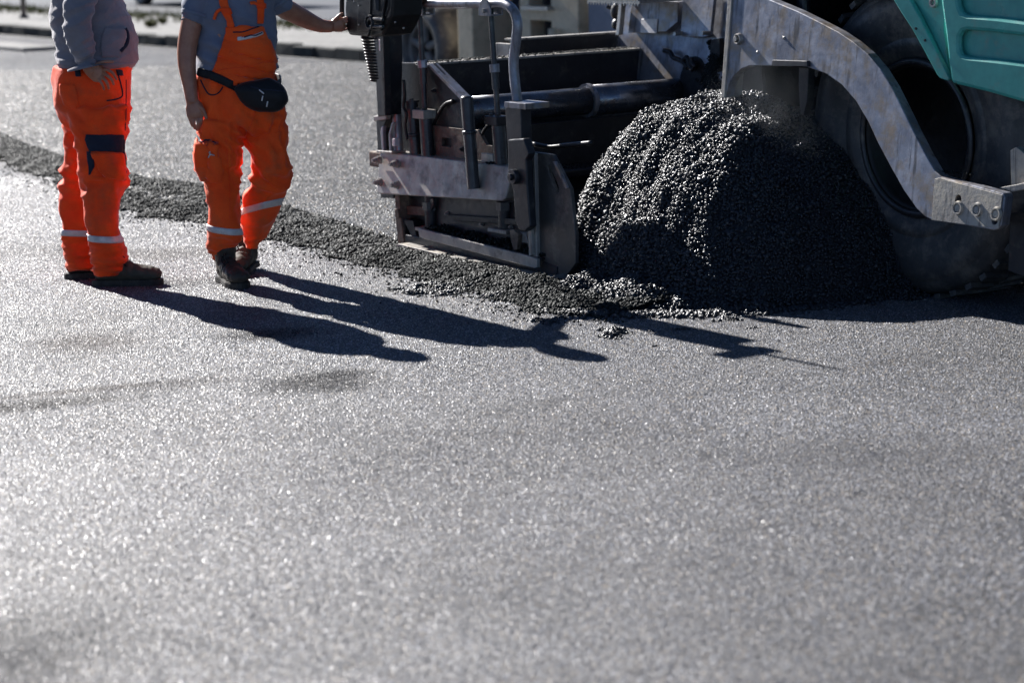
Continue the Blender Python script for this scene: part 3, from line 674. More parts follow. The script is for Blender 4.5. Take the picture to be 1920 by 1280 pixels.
# --- screed side frame, cross walls and the bracing tube
hole = [(828, 258), (846, 260), (846, 276), (828, 274)]
MB().prism([(-1.42, .50), (-.80, .54), (-.79, .82), (-1.07, .975), (-1.37, .965)], .045, .06).build('side_frame', M['dark'], pv, bevel=.002)
plate('lower_frame', [(800, 234), (868, 242), (896, 244), (906, 262), (912, 272), (935, 275), (935, 312), (800, 300)], .02, .04, M['rust'], holes=[hole], bevel=.002)
plate('frame_tab', [(902, 287), (925, 290), (925, 312), (902, 310)], -.02, .015, M['beam'], base=-.02)
MB().prism([(-1.2, .963), (-1.07, .972), (-.77, .815), (-.79, .805), (-1.08, .960)], .02, .075).build('frame_flange', M['steel'], pv, bevel=.002)
wl = MB().box((-1.22, .06, .42), (-1.20, 1.63, .955)).build('cross_wall', M['dark'], pv, bevel=.002)
MB().box((-1.30, .075, .955), (-1.19, 1.63, .967)).build('wall_flange', M['steel_dirty'], wl, bevel=.002)
x = MB().prism([(.78, .955), (.78, 1.035), (2.10, 1.035), (2.16, 1.0), (2.16, .955)], -1.46, -1.43, axis='x').build('rear_wall', M['dark'], pv, bevel=.002)
MB().box((-1.56, .76, .94), (-1.42, .79, 1.02)).build('rear_wall_bracket', M['steel_dirty'], x, bevel=.002)
MB().prism([(.78, 1.036), (.78, 1.046), (2.08, 1.046), (2.12, 1.036)], -1.50, -1.43, axis='x').build('rear_wall_flange', M['steel_dirty'], x, bevel=.001)
MB().box((-1.43, .06, .05), (-1.25, 3.3, .93)).build('screed_body', M['dark2'], pv, bevel=.01)
# tube: thin inner half, thicker outer sleeve with a collar
pa, pb = onT(884, 205, -.86), onT(1330, 172, -.86)
zc = (pa.z+pb.z)/2
tb = MB().tube([(-.86, .10, zc), (-.86, .85, zc)], .070, 32).build('bracing_tube', M['chrome'], pv, smooth=True)
MB().tube([(-.86, .85, zc), (-.86, 1.56, zc)], .079, 32).build('tube_sleeve', M['chrome'], tb, smooth=True)
MB().lathe([(-.012, .07), (-.012, .088), (.012, .088), (.012, .07)], (-.86, .85, zc), 'y', 32).build('tube_collar', M['steel'], tb)
# dark auger housing under the tube
MB().box((-.80, .10, .30), (-.76, 1.60, .66)).build('auger_wall', M['dark2'], pv, bevel=.004)
MB().box((-.76, .12, .40), (-.52, 1.58, .44)).build('auger_ledge', M['dark2'], pv, bevel=.01)
MB().tube([(-.15, .35, .35), (-.15, 1.6, .35)], .04, 16).build('auger_shaft', M['dark2'], pv)
au = MB(); prev = None
for i in range(0, 200):
    th = i*.25; y = .40+i*.0058; p0 = Vector((-.15+.04*math.cos(th), y, .35+.04*math.sin(th))); p1 = Vector((-.15+.17*math.cos(th), y, .35+.17*math.sin(th)))
    v = (au.bm.verts.new(p0), au.bm.verts.new(p1))
    if prev: au.bm.faces.new((prev[0], prev[1], v[1], v[0]))
    prev = v
o = au.build('auger_flight', M['dark2'], pv); md = o.modifiers.new('s', 'SOLIDIFY'); md.thickness = .012

# --- tractor rear side sheet, seen lit behind the tube
SP = 1.47
sp = plate('side_sheet', [(1160, -60), (1372, -60), (1372, 200), (1300, 200), (1250, 150), (1160, 150)], SP, SP+.03, M['steel'], base=SP)
hc = onS(1310, 152, SP); MB().prism([(hc.x+.11*math.cos(R(a)), hc.z+.13*math.sin(R(a))) for a in range(0, 181, 15)]+[(hc.x-.11, hc.z-.1), (hc.x+.11, hc.z-.1)], SP-.004, SP-.001).build('tube_opening', M['dark2'], sp)
fl = plate('cover_flap', [(1274, -60), (1333, -60), (1334, 66), (1322, 70), (1278, 69)], SP-.05, SP-.03, M['steel'], par=sp, base=SP-.04)
for p in ((1278, 63), (1329, 62)):
    b = MB(); c = onS(*p, SP-.05); b.cyl(c, c+Vector((0, -.05, 0)), .011, 10); b.build('flap_bolt', M['bolt'], fl)
tbx = plate('tool_box', [(1180, 4), (1268, 4), (1270, 42), (1250, 60), (1180, 62)], SP-.05, SP-.001, M['steel'], par=sp, base=SP-.04)
plate('notice_plate', [(1201, 36), (1231, 36), (1232, 63), (1202, 62)], SP-.056, SP-.051, M['tape'], par=sp, base=SP-.05)
plate('edge_strip', [(1159, 4), (1165, 4), (1166, 66), (1160, 66)], SP-.12, SP-.09, M['bolt'], par=sp, base=SP-.1)
b = MB(); c = onS(1152, 20, SP-.08); b.ball(c, .035, (1, 1, 1.5)); b.ball(c+Vector((.02, 0, -.07)), .035, (1, 1, 1)); b.cyl(c, c+Vector((-.06, -.02, .02)), .012, 8); b.build('lamp_socket', M['black'], sp)
for ob in [sp]+list(sp.children_recursive): lean(ob, .15, 1.05)
# serrated walkway tread over it
gr = MB(); ga, gb = onS(1146, 1, SP-.14), onS(1245, 1, SP-.14)
gr.box((ga.x, SP-.30, ga.z), (gb.x, SP-.02, ga.z+.012))
k = 0; x = ga.x
while x < gb.x-.02:
    gr.prism([(x, ga.z), (x+.022, ga.z), (x+.011, ga.z-.018)], SP-.303, SP-.30); gr.box((x, SP-.30, ga.z+.0121), (x+.010, SP-.02, ga.z+.024)); x += .024
gr.build('walkway_tread', M['bolt'], pv)
# hoses and fittings beside the tube mouth
for pts in (((1245, 95), (1256, 98), (1262, 108), (1272, 112), (1282, 118), (1290, 128)), ((1296, 107), (1297, 118), (1304, 126)), ((1280, 115), (1288, 108), (1292, 122), (1299, 132))):
    MB().tube(smooth_path([onS(x, y, SP-.06) for x, y in pts], 5), .013, 10).build('hose', M['dark'], pv, smooth=True)
# mix sticking to the sheet and running down from the tunnel mouth
cp = []
for i in range(2600):
    v_ = rnd.random(); y = 78+v_*100; xc = 1334+9*math.sin(v_*7)+v_*10; w_ = 5+12*v_**1.2
    p = onS(xc+rnd.gauss(0, w_*.55), y, SP-.02-.30*v_*v_); cp.append((p.x, p.y+rnd.uniform(-.02, .02), p.z))
Vs, Fs = stones(np.array(cp), nr.uniform(.004, .010, len(cp)))
o = link_mesh('clinging_mix', np_mesh('clinging_mix', Vs, Fs), M['crumb'], pv); o['kind'] = 'stuff'
MB().prism(PS([(1336, 75), (1352, 72), (1352, 135), (1338, 130), (1334, 100)], SP-.05), SP-.06, SP-.03).build('tunnel_mouth', M['dark2'], pv)

# --- long curved side arm in front of the wheel
AS = .66
outer = [(1357, -40), (1395, -12), (1440, 6), (1480, 22), (1520, 41), (1560, 61), (1590, 80), (1618, 102), (1645, 131), (1668, 163), (1692, 204), (1716, 246), (1740, 286), (1762, 319), (1775, 330), (1790, 335), (1840, 347), (1893, 361), (1897, 368), (1894, 420), (1889, 428), (1880, 429), (1820, 419), (1768, 412), (1752, 405), (1735, 390), (1708, 356), (1680, 313), (1652, 268), (1630, 228), (1604, 190), (1575, 160), (1545, 140), (1512, 128), (1506, 126), (1443, 124), (1400, 124), (1385, 130), (1370, 145), (1363, 162), (1361, 182), (1353, 182)]
def ell(px, py, rx, ry, n=14): return [(px+rx*math.cos(2*math.pi*k/n), py+ry*math.sin(2*math.pi*k/n)) for k in range(n)]
arm = plate('side_arm', outer, AS, AS+.05, M['steel'], holes=[ell(1812, 373, 6, 10), ell(1883, 411, 6, 8)], base=AS, bevel=.004)
plate('arm_end_plate', [(1765, 334), (1775, 332), (1790, 337), (1893, 364), (1891, 426), (1820, 417), (1766, 410)], AS-.006, AS-.0005, M['steel_dirty'], holes=[ell(1812, 373, 6, 10), ell(1883, 411, 6, 8)], par=arm, base=AS, bevel=.001)
for p in ((1812, 388), (1848, 391), (1884, 399)):
    b = MB(); c = onS(*p, AS-.006); b.lathe([(0, .016), (-.012, .020), (-.012, .026), (0, .030)], c, 'y', 20); b.cyl(c, c+Vector((0, -.008, 0)), .015, 16); b.build('bush', M['steel_dirty'], arm)
b = MB(); c = onS(1377, 74, AS); b.lathe([(0, .015), (-.02, .018), (-.02, .024), (0, .028)], c, 'y', 20); b.cyl(c, c+Vector((0, -.03, 0)), .011, 10); b.build('lifting_eye', M['bolt'], arm, bevel=.001)
for p in ((1413, 99), (1460, 72)):
    b = MB(); c = onS(*p, AS); b.ball(c, .008); b.build('stud', M['bolt'], arm, smooth=True)
# angle flange down its rear edge
plate('rear_flange', [(1349, -60), (1357, -60), (1361, 184), (1354, 184)], AS-.008, AS+.10, M['steel_dirty'], par=arm, base=AS, bevel=.003)
plate('arch_lip', [(1441, 113), (1506, 115), (1508, 126), (1440, 125)], AS-.02, AS+.0, M['dark'], par=arm, base=AS-.02)
for ob in [arm]+list(arm.children): lean(ob, .12, .85)
plate('hanger_plate', [(1498, 126), (1516, 128), (1513, 190), (1506, 218), (1500, 212), (1497, 160)], AS+.06, AS+.10, M['dark'], base=AS+.06)
# --- wheel
WC = Vector((1.49, .90, .70)); WR = .70
prof = [(.02, .33), (.0, .36), (-.012, .40), (-.018, .43), (-.012, .435), (-.014, .44), (-.03, .50), (-.038, .57), (-.030, .62), (-.022, .625), (-.018, .635), (.0, .665), (.03, .685), (.10, .698), (.27, .698), (.34, .685), (.37, .665), (.40, .60), (.40, .5), (.37, .42), (.35, .33)]
tread = []
ty = MB().lathe(prof, WC, 'y', 96).build('tyre', M['rubber'], pv, smooth=True)
lg = MB()
for k in range(44):
    a = 2*math.pi*k/44
    for sgn, y0 in ((1, 0), (-1, .19)):
        p = []
        for (yy, da) in ((y0, sgn*.05 if y0 == 0 else .0), (y0+.17, 0 if y0 == 0 else .05)):
            aa = a+da+(.07 if y0 else 0)
            for dd in (-.028, .028): p.append((yy, aa+dd))
        vs = []
        for rad in (.688, .712):
            for (yy, aa) in p: vs.append(lg.bm.verts.new(WC+Vector((rad*math.cos(aa), yy, rad*math.sin(aa)))))
        for f in ((0, 1, 3, 2), (4, 6, 7, 5), (0, 4, 5, 1), (2, 3, 7, 6), (0, 2, 6, 4), (1, 5, 7, 3)): lg.bm.faces.new([vs[i] for i in f])
lg.build('tread', M['rubber'], ty)
rm = MB().lathe([(.01, .335), (-.005, .325), (.0, .305), (.03, .295), (.12, .28), (.17, .27), (.2, .18), (.16, .14), (.14, .05), (.14, .002), (.18, .002), (.22, .15), (.26, .28), (.3, .32)], WC, 'y', 72, closed=False).build('rim', M['rim'], ty, smooth=True)
MB().lathe([(-.012, .318), (-.020, .335), (-.010, .350), (.004, .345), (.006, .325)], WC, 'y', 72).build('rim_flange', M['cyl'], rm, smooth=True)
for k in range(10):
    a = 2*math.pi*k/10; c = WC+Vector((.16*math.cos(a), .165, .16*math.sin(a))); b = MB(); b.tube([c, c+Vector((0, -.035, 0))], .016, 6); b.build('wheel_nut', M['rust'], rm)
# far wheel of the same axle, small front wheels
def far(t, s, r, name='tyre'):
    k = r/.7
    f = MB().lathe([(o_*k, r_*k) for o_, r_ in prof], (t, s, r), 'y', 64).build(name, M['rubber'], pv, smooth=True)
    MB().lathe([(.05, .33*k), (.1, .2*k), (.1, .002), (.2, .002), (.2, .33*k)], (t, s, r), 'y', 32, closed=False).build('rim', M['rim'], f)
far(1.49, 3.0, .70); far(3.35, .95, .35); far(4.15, .95, .35); far(3.35, 3.0, .35); far(4.15, 3.0, .35)
MB().tube([(1.49, 1.0, .7), (1.49, 3.2, .7)], .09, 20).build('axle', M['dark2'], pv)
# --- chassis, tunnel box, bodywork
MB().box((.45, 1.50, .38), (5.2, 2.85, 1.75)).build('chassis', M['dark2'], pv, bevel=.02)
MB().box((.25, 1.56, .50), (.449, 2.8, 1.3)).build('conveyor_box', M['dark2'], pv, bevel=.01)
MB().box((.7, 1.38, 1.36), (2.2, 1.499, 1.44)).build('frame_rail', M['dark'], pv, bevel=.005)
post('brace', 1505, -20, 1508, 30, AS+.25, .035, M['dark'])
MB().box((.9, AS+.08, 1.36), (1.5, 1.5, 1.39)).build('fender_floor', M['dark2'], pv, bevel=.004)
MB().box((-.2, .9, 1.50), (2.4, 3.4, 1.56)).build('operator_deck', M['dark2'], pv, bevel=.01)
MB().prism([(.80, .52), (1.46, .52), (1.46, 1.80), (.80, 1.80), (.76, 1.2)], .60, .63, axis='x').build('mudguard', M['dark2'], pv, bevel=.004)  # keeps sun off the rim; unseen upper part added to shade the tyre top
# --- teal side panels
HS = .72
s1 = [(1796, -40), (1960, -40), (1960, 43), (1925, 40), (1870, 33), (1812, 28), (1802, 24), (1797, 12), (1795, 0)]
s2 = [(1797, 82), (1798, 68), (1803, 60), (1812, 57), (1860, 61), (1925, 69), (1960, 73), (1960, 124), (1925, 119), (1870, 112), (1812, 106), (1803, 103), (1798, 96)]
main = [(1757, -70), (2010, -70), (2010, 216), (1920, 193), (1850, 173), (1784, 157), (1781, 146), (1776, 110), (1771, 60), (1764, 10)]
hood = plate('side_panel', main, HS, HS+.035, M['teal'], holes=[s1, s2], base=HS, bevel=.016)
plate('groove', [(1785, -45), (1975, -45), (1975, 50), (1790, 40)], HS+.036, HS+.05, M['teal'], par=hood, base=HS)
plate('groove', [(1785, 50), (1975, 60), (1975, 132), (1790, 115)], HS+.036, HS+.05, M['teal'], par=hood, base=HS)
plate('panel_return', [(1702, -6), (1772, -60), (1770, 55), (1777, 120), (1780, 150), (1768, 130), (1745, 82), (1722, 35)], HS+.03, HS+.045, M['teal'], base=HS+.03, par=hood, bevel=.002)
plate('panel_flange', [(1672, -5), (1703, -5), (1722, 30), (1745, 76), (1768, 124), (1779, 148), (1776, 152), (1762, 147), (1757, 141), (1735, 100), (1710, 55), (1690, 25)], HS-.0, HS+.025, M['teal'], base=HS, par=hood, bevel=.004)
for p in ((1718, 54), (1735, 76)):
    b = MB(); b.cyl(onS(*p, HS), onS(*p, HS)+Vector((0, -.004, 0)), .006, 10); b.build('rivet', M['dark'], hood)
b = MB(); c = onS(1751, 5, HS+.02); b.lathe([(0, .008), (-.01, .012), (-.01, .02), (0, .024)], c, 'y', 16); b.build('panel_latch', M['bolt'], hood)
c = onS(1840, -70, HS)
MB().box((1.9, HS+.04, 1.0), (5.1, 3.35, 1.9)).build('engine_cover', M['teal'], pv, bevel=.03)
# front frame pieces at the right edge
plate('bracket', [(1894, 282), (1905, 276), (1935, 300), (1935, 350), (1896, 356)], AS+.10, AS+.14, M['steel_dirty'], base=AS+.1)
plate('bracket', [(1872, 352), (1905, 346), (1940, 338), (1940, 352), (1897, 360)], AS+.03, AS+.10, M['steel_dirty'], base=AS+.03)
plate('guard_plate', [(1893, 400), (1960, 390), (1960, 535), (1910, 515), (1890, 508)], AS+.16, AS+.2, M['dark'], base=AS+.16)
plate('side_skirt', [(1850, 165), (1960, 190), (1960, 400), (1900, 400), (1898, 300), (1890, 200)], AS+.55, AS+.58, M['dark2'], base=AS+.55)

# --- control box, its mast and coil cable at the screed's rear corner
CS = -.52
cb = plate('control_box', [(655, -90), (722, -90), (741, -20), (738, 30), (728, 52), (720, 66), (700, 70), (658, 66), (652, 55), (650, 20), (652, -20)], CS-.01, CS+.16, M['black'], base=CS, bevel=.01, label='black control box with white bolts that the second man rests his hand on')
MB().tube(smooth_path([onS(x, y, CS) for x, y in ((655, -14), (643, -10), (641, 10), (642, 32), (647, 38), (656, 36))], 5), .012, 10).build('handle', M['black'], cb, smooth=True)
MB().tube(smooth_path([onS(x, y, CS) for x, y in ((718, -30), (731, -10), (733, 12), (726, 30))], 5), .014, 10).build('handle', M['black'], cb, smooth=True)
plate('panel_face', [(668, -70), (715, -70), (722, 0), (714, 58), (670, 60)], CS-.02, CS-.01, M['black'], par=cb, base=CS-.02, bevel=.004); 
for p in ((652, 2), (665, 3), (674, 11), (674, 47), (742, 42), (758, 53)):
    b = MB(); c = onS(*p, CS-.021); b.cyl(c, c+Vector((0, -.006, 0)), .0045, 10); b.build('screw', M['bolt'], cb)
b = MB(); c = onS(694, 42, CS-.03); b.lathe([(0, .024), (-.012, .026), (-.012, .034), (0, .036)], c, 'y', 24); b.tube([onS(694, 36, CS-.03), onS(718, 37, CS-.03)], .008, 8); b.tube([onS(694, 50, CS-.03), onS(718, 50, CS-.03)], .008, 8); b.build('swivel_clamp', M['cyl'], cb)
# mast above, throws the long thin shadow
c = onS(705, -60, CS-.02)
mast = MB().tube([c-Vector((0, 0, .2)), c+Vector((0, 0, .45))], .014, 10).build('mast', M['dark'], cb)
MB().box(c+Vector((-.14, -.05, -.10)), c+Vector((.10, .07, .20)), Matrix.Rotation(.25, 3, 'Y')).build('level_display', M['black'], cb, bevel=.01)
MB().box(c+Vector((-.05, -.16, .18)), c+Vector((.05, .10, .23))).build('lamp_bar', M['black'], cb, bevel=.01)
MB().tube([c+Vector((0, 0, .22)), c+Vector((.10, .0, .47))], .010, 8).build('aerial', M['dark'], cb)
# coil cable
cc = MB(); p0, p1 = onS(689, 66, CS+.05), onS(702, 152, -.15); pts = []
nt_ = 15
for i in range(nt_*14+1):
    u = i/(nt_*14); q = p0.lerp(p1, u); th = 2*math.pi*i/14; rr = .030-.012*u
    pts.append(q+Vector((rr*math.cos(th), rr*math.sin(th), 0)))
cc.tube(pts, .0058, 7); cc.build('coil_cable', M['black'], pv, smooth=True)
MB().tube(smooth_path([onS(x, y, CS-.02) for x, y in ((696, -10), (695, 25), (691, 45), (693, 60), (690, 68))], 5), .007, 8).build('cable', M['black'], cb, smooth=True)
# folded channel column and cables left of the hoop
col = plate('column', [(700, 56), (728, 53), (730, 100), (728, 216), (708, 219), (703, 130)], -.10, -.02, M['dark'], bevel=.004)
plate('column_slot', [(712, 74), (721, 74), (721, 95), (713, 96)], -.108, -.101, M['tape'], par=col, base=-.1)
plate('column_flange', [(724, 58), (731, 57), (735, 216), (730, 217)], -.14, -.10, M['dark2'], par=col, base=-.1)
plate('column_clamp', [(697, 66), (703, 64), (704, 74), (698, 74)], -.12, -.09, M['bolt'], par=col, base=-.1)
ft = plate('column_foot', [(705, 220), (727, 217), (718, 240), (717, 285), (708, 286)], -.06, .0, M['dark'], bevel=.003)
plate('foot_lip', [(703, 218), (728, 216), (726, 224), (704, 227)], -.09, -.06, M['beam'], par=ft, base=-.08)
plate('stay', [(718, 238), (722, 236), (721, 247), (722, 284), (719, 284), (716, 247)], -.08, -.06, M['steel'], base=-.07)
plate('stay', [(737, 230), (741, 229), (734, 252), (736, 286), (733, 286), (731, 252)], -.08, -.06, M['steel'], base=-.07)
plate('base_rail', [(709, 282), (737, 284), (737, 288), (709, 286)], -.09, .0, M['bolt'], base=-.08)
plate('small_valve', [(738, 260), (743, 259), (743, 274), (738, 274)], -.09, -.06, M['tape'], base=-.08)
for (pts, r) in ((((757, 150), (759, 180), (757, 200), (762, 215), (760, 240), (764, 262)), .008), (((728, 30), (735, 12), (750, 2), (775, -8)), .016), (((736, 40), (742, 18), (760, 8), (790, -2)), .014), (((746, -10), (760, 8), (785, 6), (800, -8)), .018)):
    MB().tube(smooth_path([onS(x, y, -.06) for x, y in pts], 5), r, 8).build('hydraulic_hose', M['black'], pv, smooth=True)

# --- welds, bolt rows, hoses and grab points that crowd the screed end
for (x, y) in ((815, 128), (815, 170), (800, 240), (868, 280), (815, 285)):
    b = MB(); hexbolt(b, v3(x, y, .045 if y < 200 else .02), .010, .014); b.build('bolt', M['cyl'], pv)
for (x, y) in ((756, 388), (770, 389), (905, 420), (960, 425), (840, 400)):
    b = MB(); hexbolt(b, v3(x, y, .03), .009, .012); b.build('bolt', M['beam'], pv)
for pts, r in ((((815, 300), (818, 270), (812, 240), (822, 215), (835, 196), (850, 190)), .010), (((905, 300), (898, 275), (905, 250), (915, 235)), .008), (((1000, 270), (1030, 276), (1070, 272), (1110, 268)), .012), (((735, 100), (728, 140), (734, 180), (730, 215)), .008)):
    MB().tube(smooth_path([onS(x, y, .03) for x, y in pts], 5), r, 8).build('hydraulic_hose', M['black'], pv, smooth=True)
cp = []
for i in range(900):
    y_ = rnd.uniform(.08, 1.6); cp.append((rnd.gauss(-1.25, .03), y_, .967+rnd.uniform(0, .004)))
for i in range(500):
    cp.append((rnd.uniform(-.76, -.55), rnd.uniform(.15, 1.5), .442))
for i in range(260):
    t_ = rnd.uniform(1.2, 2.2); cp.append((1.78+rnd.gauss(0, .10), AS+rnd.uniform(.0, .05), .60+abs(rnd.gauss(0, .004))))
Vs, Fs = stones(np.array(cp), nr.uniform(.002, .006, len(cp)))
o = link_mesh('stuck_mix', np_mesh('stuck_mix', Vs, Fs), M['crumb'], pv); o['kind'] = 'stuff'
# steam drifting off the hot heap
m_ = MB(); m_.box((.35, .35, .45), (1.25, 1.42, 1.25)); o = m_.build('steam', M['hot'])
ms_ = bpy.data.materials.new('thin_steam'); ms_.use_nodes = True; nt = ms_.node_tree; nt.nodes.clear(); n = N(nt)
out = nt.nodes.new('ShaderNodeOutputMaterial'); pvn = nt.nodes.new('ShaderNodeVolumePrincipled'); nt.links.new(pvn.outputs[0], out.inputs['Volume'])
co = n.coord(); g = n.coord('Generated')
ln = n.node('ShaderNodeVectorMath', operation='DISTANCE'); n.L(g, ln.inputs[0]); ln.inputs[1].default_value = (.5, .5, .45)
fo = n.mr(ln.outputs['Value'], .12, .5, 1, 0)
d = n.mr(n.noise(n.mapping(co, scale=(1, 1, .45)), 4.5, 4, .6), .42, .72, 0, 1)
n.L(n.math('MULTIPLY', n.math('MULTIPLY', fo, d), .42), pvn.inputs['Density']); pvn.inputs['Color'].default_value = (.85, .92, 1., 1); pvn.inputs['Anisotropy'].default_value = .3
o.data.materials.clear(); o.data.materials.append(ms_); o.matrix_world = MW
tag(o, 'faint bluish steam rising beside the hot asphalt heap in front of the dark arch', 'steam', kind='stuff')

# ================================================================= PEOPLE
def fuse(mb, voxel, it=3, fac=.5):
    """one continuous surface out of overlapping closed shapes"""
    bmesh.ops.recalc_face_normals(mb.bm, faces=mb.bm.faces)
    me = bpy.data.meshes.new('raw'); mb.bm.to_mesh(me); mb.bm.free()
    o = bpy.data.objects.new('raw', me); COL.objects.link(o)
    md = o.modifiers.new('r', 'REMESH'); md.mode = 'VOXEL'; md.voxel_size = voxel; md.use_smooth_shade = True
    if it: ms = o.modifiers.new('s', 'SMOOTH'); ms.iterations = it; ms.factor = fac
    dg = bpy.context.evaluated_depsgraph_get(); ev = o.evaluated_get(dg); out = bpy.data.meshes.new_from_object(ev)
    bpy.data.objects.remove(o); bpy.data.meshes.remove(me); return out
def wrinkle(me, fn, amp=1.):
    n = len(me.vertices); co = np.empty(n*3, np.float32); no = np.empty(n*3, np.float32)
    me.vertices.foreach_get('co', co); me.vertices.foreach_get('normal', no); co = co.reshape(-1, 3); no = no.reshape(-1, 3)
    d = np.array([fn(Vector(c.tolist())) for c in co], np.float32); co = co+no*d[:, None]*amp
    me.vertices.foreach_set('co', co.ravel()); me.update()
def bvh_of(*mes):
    V, F = [], []
    for me in mes:
        o = len(V); V += [v.co.copy() for v in me.vertices]; F += [[i+o for i in p.vertices] for p in me.polygons]
    return BVHTree.FromPolygons(V, F)
def put(name, me, mat, root, base, parent=None, label=None, smooth=True):
    me.transform(Matrix.Translation(-base)); me.name = name
    if me.materials: me.materials.clear()
    return link_mesh(name, me, mat, parent or root, 0, smooth, label)
def px2m(Y): return Y/FOC*1.02
def secs(rows, Y, b, ang=0):
    out = []
    for i, r in enumerate(rows):
        y, xl, xr = r[:3]; YY = r[3] if len(r) > 3 else Y; bb = r[4] if len(r) > 4 else b
        out.append((at((xl+xr)/2, y, YY), (xr-xl)/2*px2m(YY), bb, ang))
    return out
def drape(bvh, rows, off, nx=14, thick=.004, nsub=4):
    """patch laid over the surface; rows (y, xl, xr) from the camera side"""
    full = []
    for a, b in zip(rows[:-1], rows[1:]):
        for k in range(nsub): t = k/nsub; full.append([a[i]*(1-t)+b[i]*t for i in range(3)])
    full.append(rows[-1]); g = []
    for (y, xl, xr) in full:
        line = []
        for i in range(nx+1):
            r = ray(xl+(xr-xl)*i/nx, y).normalized(); h = bvh.ray_cast(CAM, r)
            if h[0] is None:
                d = 11.4/r.y; h = bvh.find_nearest(CAM+r*d)
            line.append((h[0], h[1]))
        g.append(line)
    m_ = MB(); A_ = []; B_ = []
    for line in g:
        ra = []; rb = []
        for p, n_ in line:
            if n_.dot(CAM-p) < 0: n_ = -n_
            ra.append(m_.bm.verts.new(p+n_*(off+thick))); rb.append(m_.bm.verts.new(p-n_*.004))
        A_.append(ra); B_.append(rb)
    f = m_.bm.faces.new; nr_, nc = len(A_), nx+1
    for i in range(nr_-1):
        for j in range(nc-1):
            f((A_[i][j], A_[i][j+1], A_[i+1][j+1], A_[i+1][j])); f((B_[i][j], B_[i+1][j], B_[i+1][j+1], B_[i][j+1]))
    for i in range(nr_-1): f((A_[i][0], A_[i+1][0], B_[i+1][0], B_[i][0])); f((A_[i][-1], B_[i][-1], B_[i+1][-1], A_[i+1][-1]))
    for j in range(nc-1): f((A_[0][j], B_[0][j], B_[0][j+1], A_[0][j+1])); f((A_[-1][j], A_[-1][j+1], B_[-1][j+1], B_[-1][j]))
    bmesh.ops.recalc_face_normals(m_.bm, faces=m_.bm.faces)
    me = bpy.data.meshes.new('p'); m_.bm.to_mesh(me); m_.bm.free(); return me
def drape_line(bvh, pts, r, off=.002, seg=8, sub=4):
    out = []
    for p in smooth_path([(x, y, 0) for x, y in pts], sub):
        rr = ray(p.x, p.y).normalized(); h = bvh.ray_cast(CAM, rr)
        if h[0] is None: h = bvh.find_nearest(CAM+rr*(11.4/rr.y))
        n_ = h[1] if h[1].dot(CAM-h[0]) > 0 else -h[1]; out.append(h[0]+n_*off)
    m_ = MB(); m_.tube(out, r, seg); bmesh.ops.recalc_face_normals(m_.bm, faces=m_.bm.faces)
    me = bpy.data.meshes.new('l'); m_.bm.to_mesh(me); m_.bm.free(); return me
def ring(bvh, c, axis, h, off=.004, n=56, rows=3, rmax=.22):
    """band round a limb: cast inward from all sides in the plane across the axis"""
    axis = axis.normalized(); u = axis.orthogonal().normalized(); v = axis.cross(u); m_ = MB(); R_ = []
    for lay in (off, -.004):
        for i in range(rows+1):
            q = c+axis*(h*(i/rows-.5)); rr = []
            for k in range(n):
                th = 2*math.pi*k/n; d = u*math.cos(th)+v*math.sin(th); hit = bvh.ray_cast(q, d)       # from inside out
                p = hit[0] if hit[0] is not None and hit[3] < rmax else q+d*.09
                rr.append(m_.bm.verts.new(p+d*lay))
            R_.append(rr)
    n1 = rows+1; f = m_.bm.faces.new
    def lk(a, b):
        for k in range(n): f((a[k], a[(k+1) % n], b[(k+1) % n], b[k]))
    for i in range(rows): lk(R_[i], R_[i+1]); lk(R_[n1+i+1], R_[n1+i])
    lk(R_[n1], R_[0]); lk(R_[rows], R_[-1])
    bmesh.ops.recalc_face_normals(m_.bm, faces=m_.bm.faces)
    me = bpy.data.meshes.new('b'); m_.bm.to_mesh(me); m_.bm.free(); return me
def finger(mb, pts, r): 
    k = len(pts); mb.tube(smooth_path(pts, 3), [r*(1-.28*i/(3*(k-1))) for i in range(3*(k-1)+1)], 10); mb.ball(pts[-1], r*.74)
def head(mb, c, ang):
    Rz = Matrix.Rotation(ang, 3, 'Z')
    def b(o, r, sc): mb.ball(c+Rz @ Vector(o), r, sc, Rz)
    b((0, 0, .02), .1, (.98, .78, 1.02)); b((.015, 0, -.045), .075, (1., .80, .95)); b((.055, 0, -.085), .035, (1, 1, .8))
    b((.098, 0, -.018), .018, (1.1, .75, 1.0)); b((.090, 0, .005), .012, (1, .8, 2.2)); b((.082, 0, .035), .03, (.6, 1.7, .5))
    for s_ in (-1, 1): b((-.005, .078*s_, -.005), .022, (.75, .35, 1.3)); b((.062, .042*s_, -.02), .028, (.8, .8, .7))
    b((.082, 0, -.055), .016, (.8, 1.5, .45)); b((.08, 0, -.067), .016, (.8, 1.35, .5))
def hair(c, ang):
    m_ = MB(); Rz = Matrix.Rotation(ang, 3, 'Z'); m_.ball(c+Rz @ Vector((-.012, 0, .037)), .104, (.98, .80, .98), Rz)
    m_.ball(c+Rz @ Vector((-.045, 0, -.02)), .07, (.8, .98, 1.0), Rz); return fuse(m_, .007, 2)
def eyes(root, base, c, ang):
    Rz = Matrix.Rotation(ang, 3, 'Z')
    for s_ in (-1, 1):
        m_ = MB(); m_.ball(c+Rz @ Vector((.078, .031*s_, .012)), .012); me = bpy.data.meshes.new('eye'); m_.bm.to_mesh(me); m_.bm.free()
        put('eye', me, M['tape'], root, base)
